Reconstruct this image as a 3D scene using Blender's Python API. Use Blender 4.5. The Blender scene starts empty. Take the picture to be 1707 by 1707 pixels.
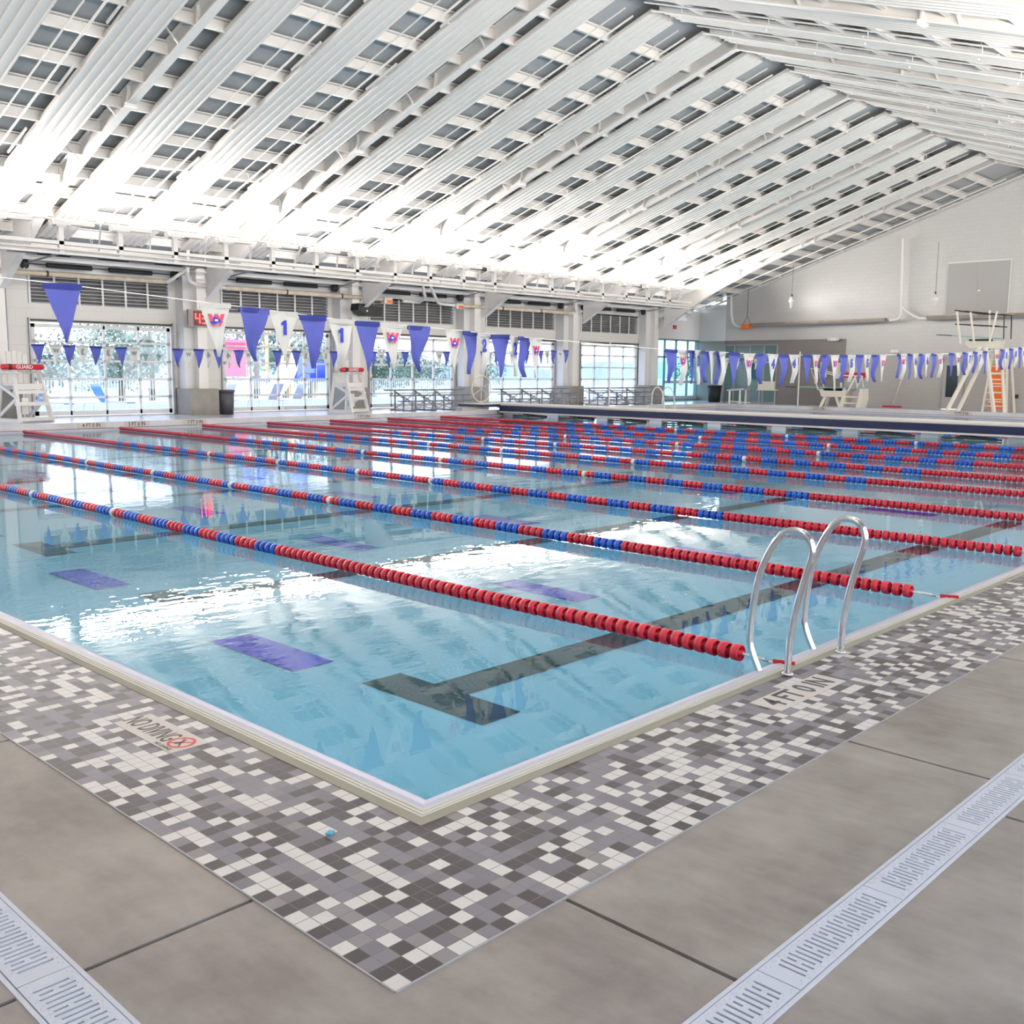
import bpy, bmesh, math, random
from mathutils import Vector, Matrix
random.seed(7)
sc = bpy.context.scene
COL = sc.collection
PI = math.pi
# ------------------------------------------------------------------ materials
MATS = {}
def mat(name, col, rough=.5, metal=0., spec=.5, bump=None, var=None, emit=None, trans=0., coat=0.):
    if name in MATS: return MATS[name]
    m = bpy.data.materials.new(name); m.use_nodes = True
    nt = m.node_tree; b = nt.nodes['Principled BSDF']
    b.inputs['Base Color'].default_value = (*col, 1)
    b.inputs['Roughness'].default_value = rough
    b.inputs['Metallic'].default_value = metal
    b.inputs['Specular IOR Level'].default_value = spec
    if coat: b.inputs['Coat Weight'].default_value = coat
    if emit:
        b.inputs['Emission Color'].default_value = (*emit[0], 1); b.inputs['Emission Strength'].default_value = emit[1]
    if var or bump:
        tc = nt.nodes.new('ShaderNodeTexCoord')
        n = nt.nodes.new('ShaderNodeTexNoise'); n.inputs['Scale'].default_value = (var or bump)[0]
        n.inputs['Detail'].default_value = 5
        nt.links.new(tc.outputs['Object'], n.inputs['Vector'])
        if var:
            r = nt.nodes.new('ShaderNodeMapRange'); r.inputs[3].default_value = 1-var[1]; r.inputs[4].default_value = 1+var[1]
            r.inputs[1].default_value = .3; r.inputs[2].default_value = .7
            nt.links.new(n.outputs['Fac'], r.inputs[0])
            mx = nt.nodes.new('ShaderNodeMix'); mx.data_type = 'RGBA'; mx.blend_type = 'MULTIPLY'; mx.inputs[0].default_value = 1
            mx.inputs[6].default_value = (*col, 1)
            nt.links.new(r.outputs[0], mx.inputs[7]); nt.links.new(mx.outputs[2], b.inputs['Base Color'])
        if bump:
            bp = nt.nodes.new('ShaderNodeBump'); bp.inputs['Strength'].default_value = bump[1]; bp.inputs['Distance'].default_value = .01
            nt.links.new(n.outputs['Fac'], bp.inputs['Height']); nt.links.new(bp.outputs[0], b.inputs['Normal'])
    MATS[name] = m
    return m
def srgb(r, g, b):
    f = lambda c: (c/255/12.92) if c/255 <= .04045 else ((c/255+.055)/1.055)**2.4
    return (f(r), f(g), f(b))
def nodes_of(m): return m.node_tree.nodes, m.node_tree.links
def mathn(nt, op, a, b=None, c=None):
    n = nt.nodes.new('ShaderNodeMath'); n.operation = op
    for i, v in enumerate((a, b, c)):
        if v is None: continue
        if isinstance(v, (int, float)): n.inputs[i].default_value = v
        else: nt.links.new(v, n.inputs[i])
    return n.outputs[0]

WHITE = mat('painted_white_steel', (.84,.805,.765), .38)
WHITE2 = mat('white_deck_panel', (.83,.79,.745), .5)
SHADE = mat('light_grey_steel', (.74,.73,.71), .45)
GREY = mat('grey_block', srgb(150,146,141), .6, bump=(30,.15))
DARKM = mat('dark_metal', (.03,.03,.032), .5)
STEEL = mat('polished_stainless', (.78,.78,.8), .12, 1.0)
ALU = mat('aluminium', (.55,.56,.58), .35, .9)
PLANK = mat('anodised_plank', (.2,.205,.215), .5, .2)
GALV = mat('galvanised_grey', (.36,.36,.37), .45, .4)
CONC = mat('cast_concrete', srgb(146,142,134), .75, var=(3,.12))
TAN = mat('aged_heater_tube', srgb(214,198,176), .5, var=(4,.14))
RED = mat('red_plastic', (.58,.012,.035), .38)
BLUE = mat('blue_plastic', (.008,.085,.5), .38)
WPLAS = mat('white_plastic', (.8,.78,.74), .4)
CREAM = mat('cream_fibreglass', srgb(226,219,204), .4)
NAVY = mat('navy_band', (.012,.014,.06), .4)
BLACK = mat('black_rubber', (.012,.012,.013), .6)
REDV = mat('red_vinyl', (.55,.008,.02), .35)
CREAMTOP = mat('pale_nonslip_top', srgb(224,216,205), .6)
ORANGE = mat('orange_board', (.85,.16,.02), .5)
TEALB = mat('turquoise_board', srgb(120,190,180), .5)
PLAST = mat('pool_plaster', (.56,.66,.74), .8)
MARKB = mat('black_lane_tile', (.02,.017,.014), .5)
MARKU = mat('blue_lane_tile', (.10,.02,.52), .5)
LEDR = mat('red_led', (.5,0,0), .4, emit=((1,.03,.03), 7))
CLKF = mat('clock_face', (.10,.012,.012), .4)
GUTL = mat('lavender_gutter_lip', srgb(192,189,204), .35)
GUTG = mat('gutter_grating', srgb(204,199,188), .45)
GUTC = mat('grout_curb', srgb(136,132,118), .7)
SLOT = mat('slot_shadow_void', (.01,.01,.012), .8)
GRATE = mat('pale_grate_plastic', srgb(188,190,200), .45)
GRID = mat('grate_channel', srgb(70,92,120), .6)
SIGNW = mat('marker_tile', srgb(200,191,184), .5)
INK = mat('dark_ink', (.035,.03,.032), .5)
INKR = mat('red_ink', (.55,.03,.02), .5)
INKB = mat('royal_ink', (.01,.02,.35), .6)
INKP = mat('logo_red', (.62,.03,.09), .6)
GREYINK = mat('faint_grey_ink', (.22,.22,.24), .7)
DKGLASS = mat('dark_glass', (.02,.03,.035), .1)
DOORG = mat('grey_door', srgb(176,173,170), .5)

def cloth(name, col, tr):
    m = bpy.data.materials.new(name); m.use_nodes = True
    n, l = nodes_of(m); b = n['Principled BSDF']; out = n['Material Output']
    b.inputs['Base Color'].default_value = (*col, 1); b.inputs['Roughness'].default_value = .8
    t = n.new('ShaderNodeBsdfTranslucent'); t.inputs['Color'].default_value = (*col, 1)
    mx = n.new('ShaderNodeMixShader'); mx.inputs[0].default_value = tr
    l.new(b.outputs[0], mx.inputs[1]); l.new(t.outputs[0], mx.inputs[2]); l.new(mx.outputs[0], out.inputs[0])
    return m
FBLUE = cloth('blue_nylon', srgb(84,91,170), .35)
FBLUEH = cloth('blue_nylon_hem', srgb(38,48,128), .2)
FWHITE = cloth('white_nylon', srgb(208,206,201), .35)
FWHITEH = cloth('white_nylon_hem', srgb(190,188,184), .2)

def glass_mat():
    m = bpy.data.materials.new('window_glass'); m.use_nodes = True
    n, l = nodes_of(m); n.remove(n['Principled BSDF'])
    t = n.new('ShaderNodeBsdfTransparent'); t.inputs[0].default_value = (.88,.92,1,1)
    g = n.new('ShaderNodeBsdfGlossy'); g.inputs['Roughness'].default_value = .02
    mx = n.new('ShaderNodeMixShader'); mx.inputs[0].default_value = .05
    l.new(t.outputs[0], mx.inputs[1]); l.new(g.outputs[0], mx.inputs[2]); l.new(mx.outputs[0], n['Material Output'].inputs[0])
    return m
GLASS = glass_mat()

def water_mat():
    m = bpy.data.materials.new('pool_water'); m.use_nodes = True
    nt = m.node_tree; n, l = nodes_of(m); n.remove(n['Principled BSDF'])
    tc = n.new('ShaderNodeTexCoord')
    n1 = n.new('ShaderNodeTexNoise'); n1.inputs['Scale'].default_value = 2.6; n1.inputs['Detail'].default_value = 2
    mp = n.new('ShaderNodeMapping'); mp.inputs['Rotation'].default_value = (0,0,.8); mp.inputs['Scale'].default_value = (1,2.2,1)
    l.new(tc.outputs['Object'], mp.inputs[0]); l.new(mp.outputs[0], n1.inputs['Vector'])
    n2 = n.new('ShaderNodeTexNoise'); n2.inputs['Scale'].default_value = 11; n2.inputs['Detail'].default_value = 2
    l.new(mp.outputs[0], n2.inputs['Vector'])
    n3 = n.new('ShaderNodeTexNoise'); n3.inputs['Scale'].default_value = .22; n3.inputs['Detail'].default_value = 1
    l.new(tc.outputs['Object'], n3.inputs['Vector'])
    amp = n.new('ShaderNodeMapRange'); amp.inputs[1].default_value = .42; amp.inputs[2].default_value = .62
    amp.inputs[3].default_value = .15; amp.inputs[4].default_value = 1
    l.new(n3.outputs['Fac'], amp.inputs[0])
    h = mathn(nt, 'ADD', mathn(nt, 'MULTIPLY', n1.outputs['Fac'], 1.0), mathn(nt, 'MULTIPLY', n2.outputs['Fac'], .22))
    h = mathn(nt, 'MULTIPLY', h, amp.outputs[0])
    bp = n.new('ShaderNodeBump'); bp.inputs['Strength'].default_value = 1; bp.inputs['Distance'].default_value = WAVE
    l.new(h, bp.inputs['Height'])
    geo = n.new('ShaderNodeNewGeometry')
    dt = n.new('ShaderNodeVectorMath'); dt.operation = 'DOT_PRODUCT'
    l.new(geo.outputs['Incoming'], dt.inputs[0]); l.new(bp.outputs[0], dt.inputs[1])
    c = mathn(nt, 'ABSOLUTE', dt.outputs['Value'])
    f = mathn(nt, 'POWER', mathn(nt, 'SUBTRACT', 1, c), 5)
    f = mathn(nt, 'MULTIPLY_ADD', f, .953, .047)
    t = n.new('ShaderNodeBsdfTransparent'); t.inputs[0].default_value = WTINT
    g = n.new('ShaderNodeBsdfGlossy'); g.inputs['Roughness'].default_value = .004; l.new(bp.outputs[0], g.inputs['Normal'])
    mx = n.new('ShaderNodeMixShader'); l.new(f, mx.inputs[0])
    l.new(t.outputs[0], mx.inputs[1]); l.new(g.outputs[0], mx.inputs[2]); l.new(mx.outputs[0], n['Material Output'].inputs[0])
    return m
WAVE = .0032
WTINT = (.575,.885,.99,1)
WATER = water_mat()

TS = .0612   # tile module
def tile_mat():
    m = bpy.data.materials.new('mosaic_deck_tile'); m.use_nodes = True
    nt = m.node_tree; n, l = nodes_of(m); b = n['Principled BSDF']; b.inputs['Roughness'].default_value = .42
    tc = n.new('ShaderNodeTexCoord'); s = n.new('ShaderNodeVectorMath'); s.operation = 'SCALE'; s.inputs['Scale'].default_value = 1/TS
    l.new(tc.outputs['Object'], s.inputs[0])
    fl = n.new('ShaderNodeVectorMath'); fl.operation = 'FLOOR'; l.new(s.outputs[0], fl.inputs[0])
    sx = n.new('ShaderNodeSeparateXYZ'); l.new(fl.outputs[0], sx.inputs[0])
    cx = n.new('ShaderNodeCombineXYZ'); l.new(sx.outputs[0], cx.inputs[0]); l.new(sx.outputs[1], cx.inputs[1])
    wn = n.new('ShaderNodeTexWhiteNoise'); wn.noise_dimensions = '2D'; l.new(cx.outputs[0], wn.inputs['Vector'])
    cr = n.new('ShaderNodeValToRGB'); cr.color_ramp.interpolation = 'CONSTANT'
    e = cr.color_ramp.elements
    e[0].position = 0; e[0].color = (*srgb(206,200,194), 1)
    e[1].position = .31; e[1].color = (*srgb(56,48,50), 1)
    x = e.new(.60); x.color = (*srgb(114,109,116), 1)
    x = e.new(.80); x.color = (*srgb(104,99,106), 1)
    x = e.new(.93); x.color = (*srgb(124,118,118), 1)
    l.new(wn.outputs['Value'], cr.inputs[0])
    fr = n.new('ShaderNodeVectorMath'); fr.operation = 'FRACTION'; l.new(s.outputs[0], fr.inputs[0])
    fx = n.new('ShaderNodeSeparateXYZ'); l.new(fr.outputs[0], fx.inputs[0])
    ed = [mathn(nt, 'ABSOLUTE', mathn(nt, 'SUBTRACT', fx.outputs[i], .5)) for i in (0, 1)]
    g = mathn(nt, 'GREATER_THAN', mathn(nt, 'MAXIMUM', *ed), .475)
    mx = n.new('ShaderNodeMix'); mx.data_type = 'RGBA'; l.new(g, mx.inputs[0]); l.new(cr.outputs[0], mx.inputs[6])
    mx.inputs[7].default_value = (*srgb(98,92,93), 1)
    l.new(mx.outputs[2], b.inputs['Base Color'])
    bp = n.new('ShaderNodeBump'); bp.inputs['Strength'].default_value = .35; bp.inputs['Distance'].default_value = .002; bp.invert = True
    l.new(g, bp.inputs['Height']); l.new(bp.outputs[0], b.inputs['Normal'])
    r = mathn(nt, 'MULTIPLY_ADD', wn.outputs['Value'], .12, .36); l.new(r, b.inputs['Roughness'])
    return m
TILE = tile_mat()

def deck_mat(name, c1, c2, rough):
    m = bpy.data.materials.new(name); m.use_nodes = True
    nt = m.node_tree; n, l = nodes_of(m); b = n['Principled BSDF']; b.inputs['Roughness'].default_value = rough
    tc = n.new('ShaderNodeTexCoord')
    a = n.new('ShaderNodeTexNoise'); a.inputs['Scale'].default_value = 1.3; a.inputs['Detail'].default_value = 8; a.inputs['Roughness'].default_value = .62
    l.new(tc.outputs['Object'], a.inputs['Vector'])
    mp = n.new('ShaderNodeMapping'); mp.inputs['Scale'].default_value = (9,2,1); mp.inputs['Rotation'].default_value = (0,0,.35); l.new(tc.outputs['Object'], mp.inputs[0])
    st = n.new('ShaderNodeTexNoise'); st.inputs['Scale'].default_value = 1.6; st.inputs['Detail'].default_value = 7
    l.new(mp.outputs[0], st.inputs['Vector'])
    f = mathn(nt, 'MULTIPLY_ADD', st.outputs['Fac'], .18, mathn(nt, 'MULTIPLY', a.outputs['Fac'], .82))
    cr = n.new('ShaderNodeValToRGB'); e = cr.color_ramp.elements
    e[0].position = .36; e[0].color = (*c1, 1); e[1].position = .62; e[1].color = (*c2, 1)
    l.new(f, cr.inputs[0]); l.new(cr.outputs[0], b.inputs['Base Color'])
    bp = n.new('ShaderNodeBump'); bp.inputs['Strength'].default_value = .25; bp.inputs['Distance'].default_value = .004
    fn = n.new('ShaderNodeTexNoise'); fn.inputs['Scale'].default_value = 60; fn.inputs['Detail'].default_value = 4
    l.new(tc.outputs['Object'], fn.inputs['Vector']); l.new(fn.outputs['Fac'], bp.inputs['Height']); l.new(bp.outputs[0], b.inputs['Normal'])
    return m
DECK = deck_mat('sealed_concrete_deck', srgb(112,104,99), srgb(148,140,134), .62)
DECKF = deck_mat('glare_pale_deck', srgb(200,197,200), srgb(218,215,218), .2)  # window glare on the far deck is put into this paler base colour
PATIO = deck_mat('sunlit_patio', srgb(128,127,130), srgb(148,146,148), .8)

def block_mat(name, col, sx, sz, ax, joint=.8, rough=.5, bumpd=.004):
    """glazed block wall: joints every sx along the wall, sz in height"""
    m = bpy.data.materials.new(name); m.use_nodes = True
    nt = m.node_tree; n, l = nodes_of(m); b = n['Principled BSDF']; b.inputs['Roughness'].default_value = rough
    tc = n.new('ShaderNodeTexCoord'); s = n.new('ShaderNodeSeparateXYZ'); l.new(tc.outputs['Object'], s.inputs[0])
    w = n.new('ShaderNodeCombineXYZ'); l.new(s.outputs[ax], w.inputs[0]); l.new(s.outputs[2], w.inputs[1])
    br = n.new('ShaderNodeTexBrick'); br.offset = .5; br.inputs['Scale'].default_value = 1
    br.inputs['Brick Width'].default_value = sx; br.inputs['Row Height'].default_value = sz; br.inputs['Mortar Size'].default_value = .006
    br.inputs['Color1'].default_value = (*col, 1); br.inputs['Color2'].default_value = (*[c*.97 for c in col], 1)
    br.inputs['Mortar'].default_value = (*[c*joint for c in col], 1)
    l.new(w.outputs[0], br.inputs['Vector']); l.new(br.outputs['Color'], b.inputs['Base Color'])
    bp = n.new('ShaderNodeBump'); bp.inputs['Strength'].default_value = .4; bp.inputs['Distance'].default_value = bumpd; bp.invert = True
    l.new(br.outputs['Fac'], bp.inputs['Height']); l.new(bp.outputs[0], b.inputs['Normal'])
    return m
GWHITE = block_mat('white_glazed_block', (.60,.585,.565), .4, .2, 1, .86, .3)
GGREY = block_mat('grey_glazed_block', srgb(178,174,170), .4, .2, 1, .86, .35)
GBROWN = block_mat('taupe_glazed_block', srgb(128,122,119), .6, .3, 1, 1.15, .35)
WBLOCK = block_mat('grey_painted_block', srgb(224,220,214), 1.2, .6, 0, .85, .5)
WBLOCKB = block_mat('taupe_painted_block', srgb(196,191,186), 1.2, .6, 0, .85, .5)

def roofdeck_mat():
    m = bpy.data.materials.new('corrugated_roof_deck'); m.use_nodes = True
    nt = m.node_tree; n, l = nodes_of(m); b = n['Principled BSDF']; b.inputs['Roughness'].default_value = .4
    b.inputs['Base Color'].default_value = (*srgb(178,180,182), 1)
    tc = n.new('ShaderNodeTexCoord'); s = n.new('ShaderNodeSeparateXYZ'); l.new(tc.outputs['Object'], s.inputs[0])
    w = mathn(nt, 'PINGPONG', s.outputs[0], .15)
    w = mathn(nt, 'LESS_THAN', w, .035)
    bp = n.new('ShaderNodeBump'); bp.inputs['Strength'].default_value = .8; bp.inputs['Distance'].default_value = .02
    l.new(w, bp.inputs['Height']); l.new(bp.outputs[0], b.inputs['Normal'])
    return m
ROOFD = roofdeck_mat()

# ------------------------------------------------------------------ mesh building
class MB:
    def __init__(s): s.v = []; s.f = []; s.m = []; s.sm = []
    def add(s, vs, fs, m=0, smooth=False):
        o = len(s.v); s.v += [tuple(v) for v in vs]
        s.f += [tuple(i+o for i in f) for f in fs]; s.m += [m]*len(fs); s.sm += [smooth]*len(fs); return s
    def box(s, x0, x1, y0, y1, z0, z1, m=0):
        v = [(x, y, z) for x in (x0, x1) for y in (y0, y1) for z in (z0, z1)]
        return s.add(v, [(0,1,3,2),(4,6,7,5),(0,4,5,1),(2,3,7,6),(0,2,6,4),(1,5,7,3)], m)
    def bar(s, a, b, w, h=None, m=0, up=(0,0,1)):
        """rectangular bar from a to b, w across, h in the up direction"""
        h = h or w; a = Vector(a); b = Vector(b); d = (b-a).normalized(); u = Vector(up)
        if abs(d.dot(u)) > .99: u = Vector((1,0,0))
        r = d.cross(u).normalized()*(w/2); t = r.cross(d).normalized()*(h/2)
        v = [p+i*r+j*t for p in (a, b) for i, j in ((-1,-1),(1,-1),(1,1),(-1,1))]
        return s.add(v, [(0,3,2,1),(4,5,6,7),(0,1,5,4),(1,2,6,5),(2,3,7,6),(3,0,4,7)], m)
    def tube(s, pts, r, n=8, m=0, cap=True, closed=False):
        pts = [Vector(p) for p in pts]; N = len(pts); rings = []
        ref = None
        for i, p in enumerate(pts):
            a = pts[i-1] if (i or closed) else p; b = pts[(i+1) % N] if (i < N-1 or closed) else p
            d = (b-a).normalized()
            if ref is None:
                ref = Vector((0,0,1)) if abs(d.z) < .9 else Vector((1,0,0))
            x = (ref-d*ref.dot(d)).normalized(); ref = x; y = d.cross(x)
            rr = r[i] if isinstance(r, (list, tuple)) else r
            rings.append([p+(x*math.cos(2*PI*k/n)+y*math.sin(2*PI*k/n))*rr for k in range(n)])
        v = [q for rg in rings for q in rg]; f = []
        for i in range(N if closed else N-1):
            j = (i+1) % N
            for k in range(n): f.append((i*n+k, i*n+(k+1) % n, j*n+(k+1) % n, j*n+k))
        s.add(v, f, m, True)
        if cap and not closed:
            s.add(rings[0], [tuple(range(n))[::-1]], m); s.add(rings[-1], [tuple(range(n))], m)
        return s
    def prism(s, poly, axis, a, b, m=0):
        """extrude a 2-D polygon along axis from a to b; poly in the other two coordinates (cyclic order)"""
        def P(q, t): return {'x': (t, q[0], q[1]), 'y': (q[0], t, q[1]), 'z': (q[0], q[1], t)}[axis]
        n = len(poly); v = [P(q, a) for q in poly]+[P(q, b) for q in poly]
        f = [tuple(range(n))[::-1], tuple(range(n, 2*n))]+[(i, (i+1) % n, n+(i+1) % n, n+i) for i in range(n)]
        return s.add(v, f, m)
    def lathe(s, prof, c=(0,0,0), n=20, m=0, axis='z', smooth=True):
        v = []; k = len(prof)
        for i in range(n):
            a = 2*PI*i/n
            for r, z in prof:
                p = {'z': (r*math.cos(a), r*math.sin(a), z), 'y': (r*math.cos(a), z, r*math.sin(a)), 'x': (z, r*math.cos(a), r*math.sin(a))}[axis]
                v.append((p[0]+c[0], p[1]+c[1], p[2]+c[2]))
        f = [(i*k+j, ((i+1) % n)*k+j, ((i+1) % n)*k+j+1, i*k+j+1) for i in range(n) for j in range(k-1)]
        return s.add(v, f, m, smooth)
    def quad(s, a, b, c, d, m=0): return s.add([a, b, c, d], [(0,1,2,3)], m)
    def mesh(s, name, mats):
        me = bpy.data.meshes.new(name); me.from_pydata(s.v, [], s.f)
        for x in (mats if isinstance(mats, (list, tuple)) else [mats]): me.materials.append(x)
        me.polygons.foreach_set('material_index', s.m); me.polygons.foreach_set('use_smooth', s.sm)
        bm = bmesh.new(); bm.from_mesh(me); bmesh.ops.recalc_face_normals(bm, faces=bm.faces); bm.to_mesh(me); bm.free()
        me.update(); return me
    def build(s, name, mats, parent=None, **k):
        o = bpy.data.objects.new(name, s.mesh(name, mats)); COL.objects.link(o)
        if parent:
            o.parent = parent
            off = Vector((0,0,0)); p = parent
            while p: off += p.location; p = p.parent
            if off.length > 0: o.data.transform(Matrix.Translation(-off))
        if k: tag(o, **k)
        return o
def tag(o, label=None, cat=None, group=None, kind=None):
    if label: o['label'] = label
    if cat: o['category'] = cat
    if group: o['group'] = group
    if kind: o['kind'] = kind
    return o
def thing(name, label, cat, loc=(0,0,0), group=None):
    o = bpy.data.objects.new(name, None); COL.objects.link(o); o.location = loc; o.empty_display_size = .1
    return tag(o, label, cat, group)
def struct(mb, name, mats, parent=None, label=None):
    o = mb.build(name, mats, parent)
    if not parent:
        o['kind'] = 'structure'; o['category'] = name.split('_')[0]
        if label: o['label'] = label
    return o
def dup(root, loc=None, label=None, group=None, rz=None):
    """copy a thing with its parts and their sub-parts (linked mesh data)"""
    r = root.copy(); COL.objects.link(r)
    if loc is not None: r.location = loc
    if rz is not None: r.rotation_euler = (0,0,rz)
    if label: r['label'] = label
    if group: r['group'] = group
    for ch in kids.get(root.name, root.children):
        c = ch.copy(); COL.objects.link(c); c.parent = r
        for g in ch.children:
            d = g.copy(); COL.objects.link(d); d.parent = c
    return r
kids = {}
ORD = 'first second third fourth fifth sixth seventh eighth ninth tenth eleventh twelfth thirteenth fourteenth fifteenth sixteenth seventeenth eighteenth nineteenth twentieth'.split()
TENS = {2: 'twenty', 3: 'thirty', 4: 'forty', 5: 'fifty', 6: 'sixty'}
def nth(i):
    """0 -> first"""
    i += 1
    if i <= 20: return ORD[i-1]
    t, u = divmod(i, 10)
    return (TENS[t][:-1]+'ieth') if u == 0 else TENS[t]+'-'+ORD[u-1]
def text_mesh(s, size, ext=.001, sx=1.0, bold=0.):
    cu = bpy.data.curves.new('t', 'FONT'); cu.body = s; cu.size = size; cu.extrude = ext; cu.align_x = 'CENTER'; cu.align_y = 'CENTER'
    cu.offset = bold; cu.resolution_u = 3
    ob = bpy.data.objects.new('t', cu); COL.objects.link(ob)
    dg = bpy.context.evaluated_depsgraph_get(); dg.update()
    me = bpy.data.meshes.new_from_object(ob.evaluated_get(dg))
    bpy.data.objects.remove(ob); bpy.data.curves.remove(cu)
    me.transform(Matrix.Diagonal((sx, 1, 1, 1))); return me
def lettering(name, s, size, M, m, parent, sx=1.0, bold=0., ext=.001):
    me = text_mesh(s, size, ext, sx, bold); me.transform(M); me.materials.clear(); me.materials.append(m)
    o = bpy.data.objects.new(name, me); COL.objects.link(o); o.parent = parent
    off = Vector((0,0,0)); p = parent
    while p: off += p.location; p = p.parent
    me.transform(Matrix.Translation(-off)); return o
def basis(o, x, y):
    """matrix mapping text x,y axes to world vectors x,y at origin o"""
    x = Vector(x).normalized(); y = Vector(y).normalized(); z = x.cross(y)
    return Matrix(((x.x,y.x,z.x,o[0]),(x.y,y.y,z.y,o[1]),(x.z,y.z,z.z,o[2]),(0,0,0,1)))

# ------------------------------------------------------------------ dimensions
PX, PY = 42.0, 25.5          # pool outer size (x along the hall, y across)
GX, WY = 49.2, 32.3          # gable wall, window wall
FR = [-11.05+7*k for k in range(9)]   # roof frame lines: -11.05 .. 44.95
RY, RZ, SL = 13.75, 10.9, .325        # ridge y, underside height at ridge, slope
def rz_(y): return RZ-SL*abs(y-RY)
EY0 = 2*RY-WY                # eave on the near side (-4.8)
WZ = -.055                   # water level
TW = 12*TS                   # mosaic strip width
FZ = -.55                    # pool floor as it reads through the water

# ------------------------------------------------------------------ floor: deck
b = MB()
XA, XB, YA, YB = -16, GX+1.6, -7, WY+.3
# near concrete slabs, saw-cut joints left as 8 mm gaps over a dark bed
def slab(x0, x1, y0, y1, m): b.box(x0, x1, y0, y1, -.1, 0, m)
g = .009
DR0, DR1 = -1.385, -1.555    # right-hand trench drain (runs along x)
DL0, DL1 = -1.295, -1.48     # left-hand trench drain (runs along y)
xs = [DL0]+[-.02+2.035*k for k in range(25)]+[XB]
for i in range(len(xs)-1):
    slab(xs[i]+(g if i else 0), xs[i+1]-g, DR0, -TW, 0)
xs2 = [DL0]+[-.33+2.0*k for k in range(26)]+[XB]
for i in range(len(xs2)-1):
    slab(xs2[i]+g, xs2[i+1]-g, YA, DR1, 0)
ys = [-TW]+[-.02+2.05*k for k in range(13)]+[PY+TW]
for i in range(len(ys)-1):
    slab(DL0, -TW, ys[i]+(g if i else 0), ys[i+1]-g, 0)
ys2 = [YA]+[-.02+2.0*k for k in range(17)]
for i in range(len(ys2)-1):
    slab(XA, DL1, ys2[i]+g, ys2[i+1]-g, 0)
b.box(DL1, DL0, YA, DR1, -.1, 0, 0)
# far deck and gable-end deck
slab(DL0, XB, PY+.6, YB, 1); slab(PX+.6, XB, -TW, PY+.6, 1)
b.box(XA, XB, YA, -TW, -.14, -.101, 2); b.box(XA, -TW, -TW, YB, -.14, -.101, 2)
struct(b, 'floor', [DECK, DECKF, BLACK], label='concrete pool deck around the water')
# mosaic border
b = MB()
b.box(-TW, PX+.6, -TW, 0, -.1, .0015); b.box(-TW, 0, 0, PY, -.1, .0015)
struct(b, 'trim_1', [TILE], label='grey, white and dark mosaic border around the pool')
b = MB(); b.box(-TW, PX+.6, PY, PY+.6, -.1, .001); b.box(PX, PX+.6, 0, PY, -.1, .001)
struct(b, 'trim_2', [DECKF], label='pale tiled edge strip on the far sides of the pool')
b = MB()   # thin metal edging of the mosaic
b.bar((-TW-.004,-TW-.004,0), (PX+.6,-TW-.004,0), .006, .008); b.bar((-TW-.004,-TW,0), (-TW-.004,PY,0), .006, .008)
struct(b, 'trim_3', [GALV], label='thin metal edging strip between mosaic and concrete')

# gutter: concrete curb, grating, lavender lip sloping under the water
b = MB(); gm = []
def ring(d0, z0, d1, z1, m):
    c = lambda d, z: [(d, d, z), (PX-d, d, z), (PX-d, PY-d, z), (d, PY-d, z)]
    A, B = c(d0, z0), c(d1, z1)
    for i in range(4):
        j = (i+1) % 4; b.quad(A[i], A[j], B[j], B[i], m)
ring(0, -.1, 0, .004, 0); ring(0, .004, .052, .004, 0); ring(.052, .004, .055, -.012, 2)
d = .055
for k in range(3):
    ring(d, -.008, d+.002, -.001, 1); ring(d+.002, -.001, d+.0165, -.001, 1); ring(d+.0165, -.001, d+.0165, -.014, 2)
    ring(d+.0165, -.014, d+.020, -.014, 2); d += .020
ring(d, -.014, d+.002, -.006, 3); ring(d+.002, -.006, d+.03, -.004, 3); ring(d+.03, -.004, d+.08, -.018, 3); ring(d+.08, -.018, .26, WZ, 3); ring(.26, WZ, .32, -.09, 3); ring(.32, -.09, .34, -.16, 3)
struct(b, 'trim_4', [GUTC, GUTG, SLOT, GUTL], label='perimeter gutter with white grating and smooth pale lip')

# pool basin
b = MB()
i0 = .34
xm, xe, zd = 15.0, 27.0, -1.9
b.quad((i0,i0,FZ), (xm,i0,FZ), (xm,PY-i0,FZ), (i0,PY-i0,FZ))
b.quad((xm,i0,FZ), (xe,i0,zd), (xe,PY-i0,zd), (xm,PY-i0,FZ)); b.quad((xe,i0,zd), (PX-i0,i0,zd-.8), (PX-i0,PY-i0,zd-.8), (xe,PY-i0,zd))
for y in (i0, PY-i0):
    b.quad((i0,y,-.16), (i0,y,FZ), (xm,y,FZ), (xm,y,-.16)); b.quad((xm,y,-.16), (xm,y,FZ), (xe,y,zd), (xe,y,-.16)); b.quad((xe,y,-.16), (xe,y,zd), (PX-i0,y,zd-.8), (PX-i0,y,-.16))
b.quad((i0,i0,-.16), (i0,i0,FZ), (i0,PY-i0,FZ), (i0,PY-i0,-.16)); b.quad((PX-i0,i0,-.16), (PX-i0,i0,zd-.8), (PX-i0,PY-i0,zd-.8), (PX-i0,PY-i0,-.16))
struct(b, 'floor_1', [PLAST], label='pale plaster basin of the swimming pool')
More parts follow.
